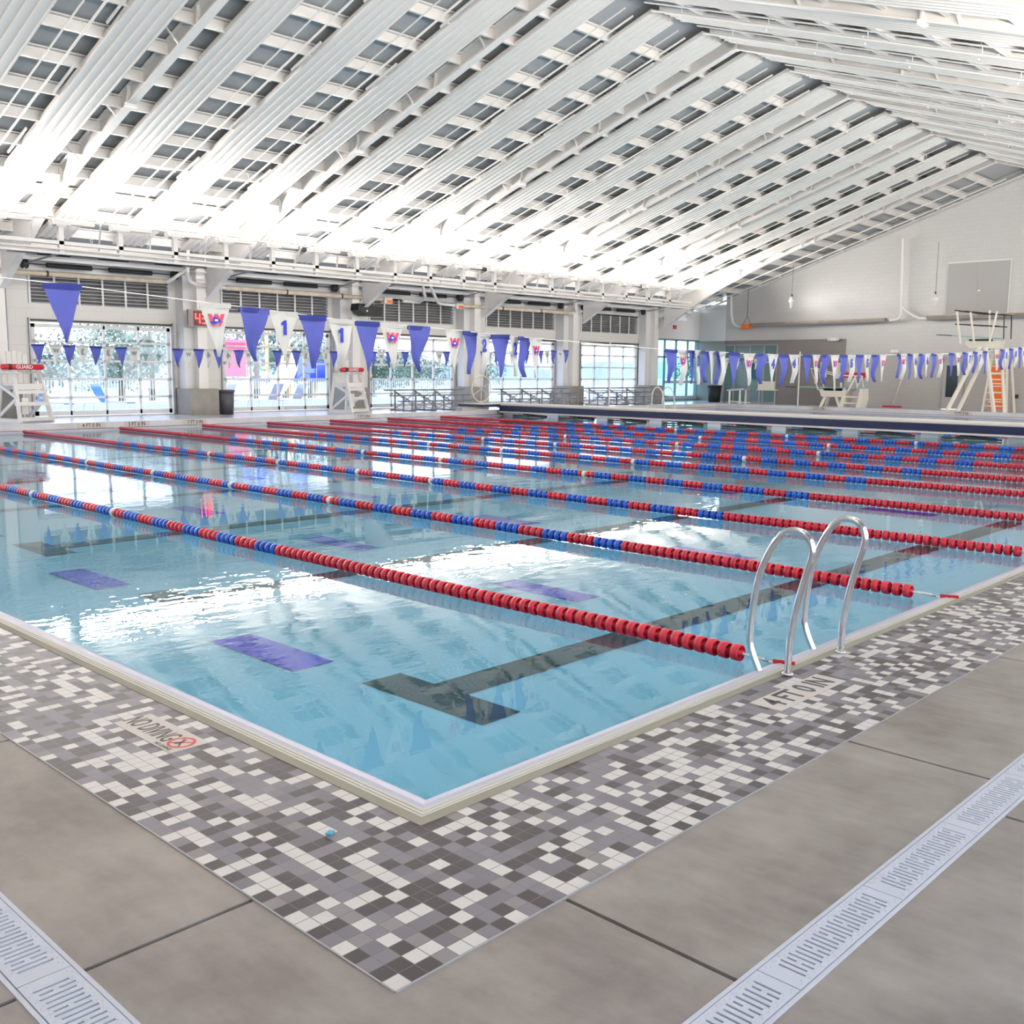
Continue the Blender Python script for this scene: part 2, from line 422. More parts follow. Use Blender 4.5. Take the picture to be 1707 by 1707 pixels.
# floor markings
def zf(x): return FZ+.006 if x <= xm else FZ+.006+(x-xm)*(zd-FZ)/(xe-xm)
b = MB()
LY = [2.40, 6.30, 10.15, 14.0, 17.9, 21.8]
def mk(x0, x1, y0, y1, m):
    n = max(1, int((x1-x0)/1.0))
    for i in range(n):
        a = x0+(x1-x0)*i/n; c = x0+(x1-x0)*(i+1)/n
        b.quad((a,y0,zf(a)), (c,y0,zf(c)), (c,y1,zf(c)), (a,y1,zf(a)), m)
for i, y in enumerate(LY):
    q = (y-2.4)*.055
    mk(2.02+q, 2.38+q, y-.57-.12*(i == 0), y+.55, 0); mk(2.38+q, 16.5, y-.17, y+.17, 0); mk(16.5, 16.85, y-.55, y+.55, 0)
    mk(19.0, 19.35, y-.55, y+.55, 0); mk(19.35, 25.6, y-.17, y+.17, 0)
for x, w in ((1.88,.38), (5.2,.36), (8.3,.36), (11.2,.36), (14.0,.36), (17.9,.36), (20.6,.36), (23.0,.36)):
    for y in (4.15, 7.95, 12.0, 15.9, 19.8): mk(x-.05+(y-4.15)*.055, x-.05+w+(y-4.15)*.055, y-.6, y+.6, 1)
o = b.build('floor_2', [MARKB, MARKU]); tag(o, 'black T lines and blue dashes tiled on the pool bottom', 'floor', kind='structure')
# water
b = MB(); b.quad((.2,.2,WZ), (PX-.2,.2,WZ), (PX-.2,PY-.2,WZ), (.2,PY-.2,WZ))
b.build('pool_water', WATER, label='clear blue swimming pool water with soft ripples', cat='water', kind='structure')

# ------------------------------------------------------------------ trench drains
def grate_mesh(L, W):
    """plate along x (0..L) by y (0..W) with two rows of staggered slots cut as real openings"""
    b = MB(); n = int((L-.1)/.0245); x0 = (L-n*.0245)/2; e = .021
    z1 = .003; z0 = -.012
    b.box(.002, x0, 0, W, z0, z1); b.box(L-x0, L-.002, 0, W, z0, z1)
    for i in range(n):
        a = x0+i*.0245; s = a+.0155
        b.box(a, s, 0, W, z0, z1)
        sh = .008 if i % 2 else 0
        b.box(s, a+.0245, 0, e+sh, z0, z1); b.box(s, a+.0245, W-e-(.008-sh), W, z0, z1)
        if i % 4 == 2: b.box(s, a+.0245, W*.5-.008, W*.5+.008, z0, z1)
    return b
def rivets(b, L, W):
    n = int(L/.04)
    for i in range(n):
        for y in (.010, .019, W-.010, W-.019):
            x = .03+i*(L-.06)/(n-1)+(.012 if y in (.019, W-.019) else 0)
            r = .0028; b.add([(x-r,y-r,.003),(x+r,y-r,.003),(x+r,y+r,.003),(x-r,y+r,.003),(x,y,.0055)], [(0,1,4),(1,2,4),(2,3,4),(3,0,4)])
    return b
def drain(name, loc, rot, L, W, nseg, start, seg, side):
    t = thing(name, 'slotted pale trench drain set in the concrete deck '+side, 'drain', loc)
    t.rotation_euler = (0,0,rot)
    b = MB(); F = .014
    b.box(0, L, 0, F, -.03, .002); b.box(0, L, W-F, W, -.03, .002); o = b.build('drain_frame', GRATE); o.parent = t
    b = MB(); b.box(0, L, F, W-F, -.13, -.1); b.box(0, L, F, F+.003, -.1, -.03); b.box(0, L, W-F-.003, W-F, -.1, -.03)
    o = b.build('drain_channel', GRID); o.parent = t
    me = rivets(grate_mesh(seg, W-2*F-.006), seg, W-2*F-.006).mesh('grate', GRATE)
    for i in range(nseg):
        o = bpy.data.objects.new('grate', me); COL.objects.link(o); o.parent = t; o.location = (start+i*seg, F+.003, 0)
    return t
drain('trench_drain', (-1.30,DR1,0), 0, 28, DR0-DR1, 38, -.03+.012, .69, 'along the right side')
drain('trench_drain', (DL0,DR1+.2,0), PI/2, 27, DL0-DL1, 38, .0, .69, 'along the left side')

# ------------------------------------------------------------------ depth markers
def marker(name, label, x0, x1, y0, y1, txt, size, xd, yd, sx=.75, z=.002, group=None, bold=.0):
    t = thing(name, label, 'marker', ((x0+x1)/2, (y0+y1)/2, z), group)
    b = MB(); b.box(x0, x1, y0, y1, z-.004, z+.0015); b.build('marker_tile', SIGNW, t)
    if txt: lettering('lettering', txt, size, basis(((x0+x1)/2, (y0+y1)/2, z+.002), xd, yd), INK, t, sx, bold, .0006)
    return t
marker('depth_marker', 'beige tile marker reading 4 FT 0 IN beside the chrome ladder', 2.17, 2.90, -5*TS, -2*TS, '4 FT 0 IN', .19, (1,0,0), (0,1,0), .82, bold=.003)
t = thing('no_diving_marker', 'beige NO DIVING tile with a red crossed circle on left border', 'sign', (-.22,1.62,.003))
b = MB(); b.box(-5*TS, -2*TS+.01, 1.345, 1.905, -.002, .0035); b.build('marker_tile', SIGNW, t)
lettering('lettering', 'NO DIVING', .155, basis((-.215,1.70,.004), (0,-1,0), (1,0,0)), INK, t, .50, .001, .0006)
lettering('small_lettering', 'NO DIVING', .03, basis((-.288,1.45,.004), (0,-1,0), (1,0,0)), INK, t, .9, 0, .0005)
b = MB(); cx, cy = -.205, 1.43
b.add([(cx+r*math.cos(a*PI/16), cy+r*math.sin(a*PI/16), .0045) for a in range(32) for r in (.052,.066)], [(2*a, 2*a+1, (2*a+3) % 64, (2*a+2) % 64) for a in range(32)])
for s_ in (-1, 1): b.bar((cx-.04,cy-.04*s_,.0045), (cx+.04,cy+.04*s_,.0045), .009, .0008)
b.build('prohibition_ring', INKR, t)
b = MB(); b.bar((cx-.028,cy+.012,.0055), (cx+.008,cy,.0055), .012, .0006); b.bar((cx+.008,cy,.0055), (cx+.034,cy+.014,.0055), .006, .0006); b.bar((cx-.005,cy+.004,.0055), (cx-.024,cy-.022,.0055), .006, .0006)
b.build('diver_symbol', INK, t)
# raised curb on the far side and far end; its depth markers stand upright on the face
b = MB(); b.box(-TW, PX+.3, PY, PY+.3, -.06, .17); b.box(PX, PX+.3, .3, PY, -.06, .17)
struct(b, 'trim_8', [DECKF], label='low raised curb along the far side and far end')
def upright(label, x0, x1, y0, y1, txt, o, xd):
    t = thing('depth_marker', label, 'marker', ((x0+x1)/2, (y0+y1)/2, .08))
    b = MB(); b.box(x0, x1, y0, y1, .01, .162); b.build('marker_tile', SIGNW, t)
    lettering('lettering', txt, .155, basis(o, xd, (0,0,1)), INK, t, .85, .002, .001); return t
for x, s_, w in ((10.12,'4 FT 0 IN','at the far left'), (11.45,'5 FT 6 IN','near the left lane ropes'), (13.3,'7 FT 0 IN','left of the trash can'), (19.7,'7 FT 0 IN','below the white lifeguard chair')):
    upright('white far curb marker reading '+s_+' '+w, x-.38, x+.38, PY-.008, PY, s_, (x,PY-.010,.085), (1,0,0))
for y, w in ((19.9,'right of the low diving board'), (13.4,'in front of the tall diving stand')):
    upright('white curb marker reading 12 FT 2 IN '+w, PX-.008, PX, y-.45, y+.45, '12 FT 2 IN', (PX-.010,y,.085), (0,-1,0))

# ------------------------------------------------------------------ lane ropes
def float_mesh(m):
    b = MB()
    prof = [(.046,-.027),(.0525,-.026),(.0525,.026),(.046,.027),(.046,.003),(.018,.003),(.016,.044),(.008,.044)]
    b.lathe(prof, n=16, axis='y'); b.lathe([(.046,-.027),(.046,-.003),(.018,-.003),(.016,-.040),(.008,-.040)], n=16, axis='y')
    for k in range(4):
        a = k*PI/2+.4; c_, s_ = math.cos(a), math.sin(a)
        b.bar((.017*c_,0,.017*s_), (.047*c_,0,.047*s_), .05, .003, up=(-s_,0,c_))
    return b.mesh('float_disc', m)
FM = {'r': float_mesh(RED), 'b': float_mesh(BLUE), 'w': float_mesh(WPLAS)}
def low_float(b, y, m):
    b.lathe([(.012,-.04),(.05,-.034),(.052,.034),(.012,.04)], (0,y,0), 10, m, 'y')
PITCH = .0885
def lane_rope(x, red0, red1, label, whites, y0=.40, y1=25.1, detail=100, jit=0):
    root = thing('lane_rope', label, 'lane rope', (x, y0, 0), 'lane ropes across the pool')
    N = int((y1-y0)/PITCH); nr = int((red0-y0)/PITCH); nf = int((y1-red1)/PITCH)
    cols = []
    for i in range(N):
        if i < nr or i >= N-nf: cols.append('r')
        else: cols.append('b' if ((i-nr)//4) % 2 == 0 else 'r')
    for w in whites:
        k = int((w-y0)/PITCH)
        if 0 < k < N: cols[k] = 'w'
    b = MB(); wob = lambda y: .02*math.sin(y*.45+x)+.008*math.sin(y*1.7+2*x)
    pts = [(x+wob(y0+i*.5), y0+i*.5, .0) for i in range(int((y1-y0)/.5)+1)]
    b.tube([(x,.05,-.02),(x,y0-.08,-.008)]+pts+[(x, PY-.02, .0)], .006, 6); b.build('cable', WPLAS, root)
    cnt = 0; far = MB()
    for i, c in enumerate(cols):
        y = y0+(i+.5)*PITCH
        if cnt < detail:
            o = bpy.data.objects.new('float_disc', FM[c]); COL.objects.link(o); o.parent = root; o.location = (wob(y), y-y0, 0)
            o.rotation_euler = (random.uniform(-.05,.05), random.uniform(0,6), random.uniform(-.06,.06)); cnt += 1
        else:
            far.lathe([(.012,-.04),(.05,-.034),(.052,.034),(.012,.04)], (x+wob(y),y,0), 10, 'rbw'.index(c), 'y')
    if far.v:
        o = far.build('float_disc', [RED, BLUE, WPLAS], root); o['kind'] = 'stuff'
    # anchor hook and red strap at the near gutter
    b = MB(); b.tube([(x,y0-.02,0),(x,y0-.14,-.005)], .009, 8); b.build('rope_end', WPLAS, root)
    b = MB(); b.tube([(x+.012*math.cos(a),.245+.02*math.sin(a),-.01) for a in [k*PI/5 for k in range(10)]], .003, 6, closed=True); b.tube([(x,.225,-.01),(x,.19,-.012)], .003, 6)
    b.build('hook', DARKM, root)
    b = MB(); b.bar((x,.195,-.006), (x,.055,.006), .012, .03); b.build('strap', REDV, root)
    return root
RX = [2.98, 5.553, 8.133, 10.76, 13.336, 15.57, 18.014, 20.449, 22.936]
R0 = [5.45, 3.4, 3.8, 4.05, 4.4, 4.4, 4.4, 4.5, 4.5]
WH = {0: [8.95, 11.3, 12.9], 1: [8.1, 10.5, 12.9, 15.4], 2: [9.0, 10.9, 13.3, 15.7], 3: [8.1, 11.7, 14.1], 4: [9.0, 12.6, 15], 5: [8.0, 13.0, 15.4], 6: [7.6, 11.2, 14.8], 7: [8.6, 12.2], 8: [7.5, 11.1, 14.7]}
for i, x in enumerate(RX):
    lb = ('red, blue and white lane rope nearest the camera, ending at the chrome ladder' if i == 0 else
          'red, blue and white lane rope, '+nth(i)+' counted from the near end wall' if i < 8 else
          'red, blue and white lane rope closest to the bulkhead on its near side')
    lane_rope(x, R0[i], 19.7-.25*i*.3, lb, WH[i])
for x, w in ((29.3, 'just behind the bulkhead'), (31.8, 'furthest away, before the diving boards')):
    lane_rope(x, 6.2, 20.3, 'red and blue lane rope '+w, [9.9, 12.4, 17.2], detail=60)

# ------------------------------------------------------------------ chrome ladder rails
PR = [(-.001,-.03),(-.001,.015),(-.003,.18),(-.03,.38),(-.075,.56),(-.118,.70),(-.115,.765),(-.085,.815),(-.035,.84),(.02,.838),(.075,.81),(.125,.745),(.17,.66),(.215,.53),(.24,.37),(.252,.20),(.248,.135),(.225,.07),(.19,0),(.158,-.056)]
def smooth(p, it=2):
    for _ in range(it):
        q = [p[0]]
        for a, c in zip(p, p[1:]): q += [tuple(a[i]*.75+c[i]*.25 for i in range(len(a))), tuple(a[i]*.25+c[i]*.75 for i in range(len(a)))]
        p = q+[p[-1]]
    return p
t = thing('pool_ladder', 'pair of polished steel grab rails arching over the near gutter', 'pool ladder', (3.1,0,0))
for x in (2.77, 3.43):
    b = MB(); b.tube([(x, y-.012, z) for y, z in smooth(PR)], .0205, 16); gr = b.build('grab_rail', STEEL, t)
    b = MB(); b.lathe([(.02,.002),(.036,.002),(.033,.012),(.021,.016)], (x,-.013,.002), 20); b.build('escutcheon', STEEL, gr)
# far ladder
t = thing('pool_ladder', 'white tubular ladder rails on far pool edge beside the bleachers', 'pool ladder', (37.4,25.4,0))
for x in (36.9, 37.75):
    b = MB(); b.tube(smooth([(x,25.75,0),(x-.03,25.72,.6),(x-.05,25.6,.95),(x,25.4,1.02),(x+.05,25.2,.85),(x+.1,25.1,.3),(x+.1,25.1,-.2)], 2), .03, 8); b.build('grab_rail', WHITE, t)

# ------------------------------------------------------------------ bulkhead
t = thing('bulkhead', 'long pale bulkhead walkway with navy edge band spanning the pool', 'bulkhead', (27,13,0))
BX0, BX1 = 26.25, 27.55
b = MB(); b.box(BX0, BX1, .3, 25.3, .37, .42); b.box(BX0-.02, BX0+.02, .3, 25.3, .08, .13); b.build('deck_panel', CREAMTOP, t)
b = MB(); b.box(BX0-.025, BX0+.01, .3, 25.3, .14, .35); b.build('navy_band', NAVY, t)
b = MB(); b.box(BX0, BX1, .3, 25.3, .12, .37); b.build('beam', GALV, t)
for y in [1.5+2.35*k for k in range(11)]:
    b = MB(); b.box(BX0+.15, BX0+.5, y-.25, y+.25, -1.3, .1); b.build('float_tank', ALU, t)
for y in [2.7+2.35*k for k in range(10)]:
    b = MB(); b.bar((BX0+.1,y-.8,-.02), (BX0+.1,y+.8,-.02), .05, .05); b.bar((BX0+.6,y-.5,-.03), (BX0+.1,y+.3,.06), .06, .06); b.bar((BX0+.7,y+.6,-.03), (BX0+.1,y-.1,.06), .06, .06)
    b.build('strut', DARKM, t)
b = MB(); b.box(BX0-1.0, BX1+.4, 25.3, 26.6, .30, .42); b.build('landing', CREAMTOP, t)
b = MB(); b.box(BX0-1.02, BX0-.98, 25.3, 26.6, .31, .40); b.box(BX0-1.0, BX1+.4, 25.27, 25.30, .31, .40); b.build('landing_band', NAVY, t)
b = MB(); b.box(BX0-.9, BX0-.2, 25.7, 26.5, 0, .3); b.build('step_block', CREAM, t)
t = thing('rope_reel', 'white spoked wheel on a short grey post at bulkhead landing', 'reel', (26.4,26.45,.42))
b = MB(); b.box(26.52, 26.75, 26.4, 26.5, .42, 1.5); b.build('post', GALV, t)
b = MB(); b.tube([(26.3+.52*math.cos(a*PI/14), 26.38, .98+.52*math.sin(a*PI/14)) for a in range(28)], .022, 6, closed=True); b.build('rim', WPLAS, t)
for k in range(3):
    b = MB(); a = k*PI/3+.5; b.tube([(26.3-.52*math.cos(a),26.38,.98-.52*math.sin(a)), (26.3+.52*math.cos(a),26.38,.98+.52*math.sin(a))], .012, 6); b.build('spoke', WPLAS, t)
b = MB(); b.tube([(26.3,26.3,.98),(26.56,26.45,.98)], .04, 8); b.build('axle', GALV, t)

# ------------------------------------------------------------------ walls
WIN = [(11.28+7.05*k, 16.2+7.05*k) for k in range(-2, 5)]
WIN = [(a, c) for a, c in WIN if a > -6]
WT, SILL, LB, LT = 3.12, .06, 3.78, 4.72
b = MB()
edges = [-12]+[e for w in WIN for e in w]
y0, y1 = WY, WY+.3
prev = -12
for a, c in WIN:
    b.box(prev, a-.05, y0, y1, 0, 5.3, 0); b.box(a-.05, c+.05, y0, y1, WT+.05, LB, 0); b.box(a-.05, c+.05, y0, y1, LT, 5.3, 0); b.box(a-.05, c+.05, y0, y1, -.02, SILL-.02, 0)
    prev = c+.05
b.box(prev, 46.35, y0, y1, 0, 5.3, 0); b.box(46.35, GX+1.5, y0, y1, 3.62, 5.3, 1)
struct(b, 'wall_window_side', [WBLOCK, WBLOCKB], label='grey block wall pierced by the glazed overhead doors')
# upper soffit beam over the doors
b = MB(); b.box(-12, GX, WY-.55, WY, 5.12, 5.28); b.box(-12, GX, WY-.02, WY, 4.72, 5.12)
struct(b, 'trim_5', [SHADE], label='pale ledge running above the overhead doors')

RAILZ = [.66, 1.285, 1.905, 2.545]
MULX = [.245, .50, .755]
dark = GALV
for k, (a, c) in enumerate(WIN):
    if a < 0: continue
    vis = a > 9; k -= 2
    t = bpy.data.objects.new('window_%d' % (k+1 if vis else k+12), None); COL.objects.link(t); t.location = (a, WY+.1, 0)
    tag(t, ('glazed sectional overhead door, %s from the left' % nth(k)) if vis else 'glazed sectional overhead door past the left edge of view', 'window', kind='structure')
    b = MB(); y0, y1 = WY+.02, WY+.10; w = c-a
    b.box(a, a+.12, y0, y1, SILL, WT); b.box(c-.12, c, y0, y1, SILL, WT); b.box(a, c, y0, y1, WT-.12, WT); b.box(a, c, y0, y1, SILL, SILL+.15)
    for z in RAILZ: b.box(a, c, y0, y1, z-.035, z+.035)
    for m_ in MULX: b.box(a+w*m_-.035, a+w*m_+.035, y0, y1, SILL, WT)
    b.build('window_frame', SHADE, t)
    b = MB(); b.box(a+.1, c-.1, y0+.03, y0+.036, SILL, WT); b.build('window_pane', GLASS, t)
    b = MB()
    for z in RAILZ:
        for m_ in [0, .02, .98]+MULX:
            b.box(a+w*m_-.04, a+w*m_+.04, y0-.03, y0, z-.06, z+.05)
    b.build('hinge', dark, t)
    b = MB(); b.box(a-.10, a-.05, WY-.08, WY, 0, 3.3); b.box(c+.05, c+.10, WY-.08, WY, 0, 3.3); b.box(a-.1, c+.1, WY-.06, WY, WT+.08, WT+.14, 1)
    b.build('track', [GALV, DARKM], t)
    if not vis: continue
    # louvre bank above
    t = thing('louver_bank', 'grey louvre bank above the %s overhead door from left' % nth(k), 'louver', (a+.1, WY, LB), 'louvre banks over the doors')
    b = MB(); n = 6 if k < 5 else 4
    b.box(a-.05, c+.05, WY-.02, WY+.02, LB-.04, LB); b.box(a-.05, c+.05, WY-.02, WY+.02, LT, LT+.04)
    for i in range(n+1):
        x = a+(c-a)*i/n; b.box(x-.035, x+.035, WY-.03, WY+.02, LB, LT)
    b.build('louver_frame', SHADE, t)
    b = MB()
    for i in range(8):
        z = LB+.02+i*(LT-LB)/8; b.quad((a,WY-.01,z), (c,WY-.01,z), (c,WY+.12,z+.11), (a,WY+.12,z+.11)); b.box(a, c, WY-.016, WY-.006, z-.008, z+.012)
    b.box(a, c, WY+.13, WY+.14, LB, LT)
    b.build('louver_blade', GALV, t)
    # counterbalance shaft with two dark spring drums
    t = thing('spring_shaft', 'dark counterbalance spring shaft above the %s overhead door' % nth(k), 'spring shaft', (a, WY-.35, 5.0), 'counterbalance shafts')
    zc = 5.0; yc = WY-.38
    b = MB(); b.tube([(a-.3,yc,zc),(c+.3,yc,zc)], .018, 8); b.build('shaft', DARKM, t)
    for x0_, x1_ in ((a+.45,a+1.95), (a+2.55,a+4.1)):
        b = MB(); pts = []; rr = []
        nn = 44
        for i in range(nn): pts.append((x0_+(x1_-x0_)*i/(nn-1), yc, zc)); rr.append(.085 if i % 2 else .07)
        b.tube(pts, rr, 12); b.build('coil_spring', BLACK, t)
    for x in (a-.25, c+.05):
        b = MB(); b.lathe([(0,-.09),(.16,-.09),(.17,-.05),(.1,0),(.17,.05),(.16,.09),(0,.09)], (x,yc,zc), 14, axis='x'); b.build('cable_drum', DARKM, t)
    b = MB(); b.bar((a-.25,yc,zc), (a+.55,yc-1.8,zc+.35), .05, .05); b.bar((c+.1,yc,zc), (c+.5,yc-1.8,zc+.35), .05, .05); b.build('track_brace', GALV, t)

# piers: concrete base + painted column + knee; one per roof frame
for k, x in enumerate(FR[1:]):
    if x < 5: continue
    nm = nth(k-1) if x < 50 else ''
    t = thing('pier', 'white wall pier on grey concrete base, %s from the gable wall end' % nth(int((44.95-x)/7+.01)), 'pier', (x, 31.7, 0), 'piers between the overhead doors')
    b = MB(); b.box(x-.62, x+.52, 31.2, WY-.01, 0, .95); b.build('concrete_base', CONC, t)
    b = MB(); b.box(x-.50, x+.42, 31.75, WY-.01, .95, 5.1); b.build('pier_casing', SHADE, t)
    b = MB(); b.box(x-.12, x+.22, 31.45, 31.8, .95, 5.3); b.box(x-.14, x+.24, 31.42, 31.46, .95, 4.9); b.build('steel_column', WHITE, t)
    b = MB()
    for dx in (.3, .36): b.tube([(x+dx,31.7,.95),(x+dx,31.7,4.3),(x+dx,31.5,4.6)], .022, 6)
    b.build('conduit', ALU, t)

# gable wall
def gable_poly(z0): return [(EY0-.3, z0), (29.6, z0), (29.6, rz_(29.6)+.35), (RY, RZ+.35), (EY0-.3, rz_(EY0)+.35)]
b = MB()
b.prism([(22.2,2.64)]+[(29.6,2.64), (29.6,rz_(29.6)+.35), (RY,RZ+.35), (EY0-.3,rz_(EY0)+.35), (EY0-.3,2.64)], 'x', GX, GX+.3, 0)
b.box(GX, GX+.3, 16.0+1.1, 29.6, 0, 2.64, 1); b.box(GX, GX+.3, EY0-.3, 16.05, 0, 2.64, 1); b.box(GX, GX+.3, 16.05, 17.1, 2.53, 2.64, 1)
b.box(GX-.03, GX, 22.2, 29.6, 0, 3.52, 2)
# recessed corner
b.box(GX+1.4, GX+1.6, 29.3, WY+.3, 3.55, 5.6, 0); b.box(GX+1.38, GX+1.6, 29.3, WY+.3, 0, 3.55, 2)
struct(b, 'wall_gable', [GWHITE, GGREY, GBROWN], label='white and grey glazed block gable wall')
# grey double access panel high on the gable
t = thing('access_door', 'large grey double access panel high on the gable wall', 'access panel', (GX, 15.7, 4.62))
b = MB(); b.box(GX-.04, GX, 14.17, 17.15, 4.55, 7.13); b.build('panel_frame', SHADE, t)
for y in (14.23, 15.69):
    b = MB(); b.box(GX-.06, GX-.02, y, y+1.42, 4.62, 7.06); b.build('door_leaf', DOORG, t)
b = MB(); b.box(GX-.1, GX-.06, 15.5, 15.62, 5.7, 5.73); b.build('handle', STEEL, t)
# low door
t = bpy.data.objects.new('door_1', None); COL.objects.link(t); t.location = (GX, 16.5, 0); tag(t, 'grey exit door with tall dark glass beside the diving stand', 'door', kind='structure')
b = MB(); b.box(GX-.05, GX+.05, 15.98, 16.06, 0, 2.56); b.box(GX-.05, GX+.05, 17.06, 17.14, 0, 2.56); b.box(GX-.05, GX+.05, 15.98, 17.14, 2.48, 2.56); b.build('door_frame', GALV, t)
b = MB(); b.box(GX-.02, GX+.03, 16.06, 17.06, .02, 2.48); dl = b.build('door_leaf', DOORG, t)
b = MB(); b.box(GX-.03, GX-.015, 16.3, 16.86, .6, 2.15); b.build('door_glass', DKGLASS, dl)
t = bpy.data.objects.new('window_9', None); COL.objects.link(t); t.location = (GX, 27.9, 0); tag(t, 'greenish glazed office front at the far left of the gable wall', 'window', kind='structure')
b = MB()
for y in (26.2, 27.0, 27.9, 28.9, 29.55): b.box(GX-.07, GX-.02, y-.04, y+.04, 0, 3.3)
for z in (.04, 2.3, 3.26): b.box(GX-.07, GX-.02, 26.2, 29.55, z-.04, z+.04)
b.build('window_frame', GALV, t)
b = MB(); b.box(GX-.05, GX-.035, 26.2, 29.55, 0, 3.3); b.build('window_pane', mat('office_glass', srgb(96,122,120), .12), t)
b = MB(); b.box(GX-.09, GX-.07, 27.2, 27.8, 1.3, 2.25); b.build('poster', mat('teal_poster', srgb(40,100,110), .5), t)
# glazed corner door
t = bpy.data.objects.new('door_2', None); COL.objects.link(t); t.location = (48, WY, 0); tag(t, 'teal tinted glass entrance doors in the far corner', 'door', kind='structure')
b = MB()
for x in (46.42, 47.15, 48.3, 49.5, 50.6): b.box(x-.05, x+.05, WY+.02, WY+.12, 0, 3.6)
for z in (.05, 2.58, 3.57): b.box(46.4, 50.6, WY+.02, WY+.12, z-.05, z+.05)
b.build('door_frame', mat('teal_frame', srgb(92,120,122), .4), t)
b = MB(); b.box(47.2, 50.55, WY+.0, WY+.02, 1.04, 1.2); b.box(47.2, 50.55, WY, WY+.02, .1, .3); b.build('door_rail', GALV, t)
tg = bpy.data.materials.new('teal_glass'); tg.use_nodes = True
n_, l_ = nodes_of(tg); n_.remove(n_['Principled BSDF']); tt = n_.new('ShaderNodeBsdfTransparent'); tt.inputs[0].default_value = (.68,.91,.95,1); l_.new(tt.outputs[0], n_['Material Output'].inputs[0])
b = MB(); b.box(46.4, 50.6, WY+.06, WY+.066, 0, 3.6); b.build('door_pane', tg, t)

# near-side wall and left end wall (behind and beside the viewpoint)
b = MB(); prev = -16; y0, y1 = EY0-.3, EY0
for k in range(-3, 6):
    a, c = 11.0+7.05*k, 16.4+7.05*k
    b.box(prev, a, y0, y1, 0, 5.3); b.box(a, c, y0, y1, 3.2, 3.7); b.box(a, c, y0, y1, 4.8, 5.3); prev = c
b.box(prev, GX, y0, y1, 0, 5.3)
struct(b, 'wall_near_side', [WBLOCK], label='grey block wall with open overhead doors on the near side')
b = MB(); b.prism([(EY0-.3,0),(WY+.3,0),(WY+.3,rz_(WY)+.35),(RY,RZ+.35),(EY0-.3,rz_(EY0)+.35)], 'x', -14.3, -14.0)
struct(b, 'wall_left_end', [GWHITE], label='white block end wall to the left of the pool')
# ------------------------------------------------------------------ roof
b = MB()
for s_ in (1, -1):
    ye = RY+s_*(WY+.3-RY)
    A = [(-14,RY,RZ+.36), (GX+.3,RY,RZ+.36), (GX+.3,ye,rz_(ye)+.36), (-14,ye,rz_(ye)+.36)]
    b.add(A+[(x,y,z+.12) for x, y, z in A], [(0,1,2,3),(7,6,5,4),(0,3,7,4),(1,5,6,2),(3,2,6,7)])
# flat roof over the recess corner
b.box(GX+.3, GX+1.7, 29.2, WY+.3, 5.5, 5.6)
struct(b, 'ceiling', [ROOFD], label='pitched corrugated steel roof deck')
# purlins
PUR = []
y = RY+1.55; k = 0
while y < WY-.3:
    PUR.append(y); y += 1.21
def purlin_mesh(s_):
    b = MB(); dz = .26; cs = 1/math.sqrt(1+SL*SL)
    # zee section: flange, web, flange (in local y,z); runs along x
    t_ = .012; fl = .085
    b.box(0, GX+14, -t_, t_, 0, dz); b.box(0, GX+14, -fl if s_ > 0 else 0, 0 if s_ > 0 else fl, 0, t_); b.box(0, GX+14, 0 if s_ > 0 else -fl, fl if s_ > 0 else 0, dz-t_, dz)
    # insulation-white infill channel seen beside the web
    b.box(0, GX+14, -.10, .10, dz+.01, dz+.04)
    return b.mesh('roof_purlin', WHITE)
PM = {1: purlin_mesh(1), -1: purlin_mesh(-1)}
for s_, side in ((1, 'window'), (-1, 'near')):
    for i, y in enumerate(PUR):
        yy = RY+s_*(y-RY); o = bpy.data.objects.new('roof_purlin', PM[s_]); COL.objects.link(o); o.location = (-14, yy, rz_(yy)+.03)
        tag(o, 'white steel purlin, %s down from the ridge on the %s slope' % (nth(i), side), 'purlin', 'roof purlins')
# ribbed baffle strips, three per bay
def strip_mesh(s_, w, y_end):
    b = MB(); n = 5; ys = [RY+s_*.12, RY+s_*(y_end-RY)]
    prof = [(0,.10), (0,0)]
    rib = .06; gap = (w-n*rib)/(n-1)
    x = 0
    for i in range(n):
        prof += [(x,0), (x+.012,-.032), (x+rib-.012,-.032), (x+rib,0)]
        x += rib+gap
    prof += [(w,0), (w,.10)]
    P = []
    for y in ys:
        z = rz_(y); P += [(px, y-ys[0], z+pz-rz_(ys[0])) for px, pz in prof]
    m = len(prof)
    b.add(P, [(i, i+1, m+i+1, m+i) for i in range(m-1)])
    b.add([(0,0,.1),(w,0,.1),(w,ys[1]-ys[0],.1+rz_(ys[1])-rz_(ys[0])),(0,ys[1]-ys[0],.1+rz_(ys[1])-rz_(ys[0]))], [(0,1,2,3)])
    return b.mesh('acoustic_strip', WHITE2)
SM = {(s_, w): strip_mesh(s_, w, 29.9) for s_ in (1, -1) for w in (.95, 1.0)}
SOFF = ((.72,.95), (3.10,1.0), (5.44,1.0))
bays = ['behind the camera end', 'first', 'second', 'third', 'fourth', 'fifth', 'sixth', 'seventh', 'eighth']
for s_, side in ((1, 'window'), (-1, 'near')):
    for k, fx in enumerate(FR[:-1]):
        if fx < -9: continue
        for j, (dx, w) in enumerate(SOFF):
            o = bpy.data.objects.new('acoustic_strip', SM[(s_, w)]); COL.objects.link(o); yy = RY+s_*.12; o.location = (fx+dx, yy, rz_(yy))
            tag(o, 'white ribbed ceiling strip, %s of three in %s bay from the gable, %s slope' % (nth(j), nth(len(FR)-2-k), side), 'ceiling strip', 'ribbed ceiling strips')
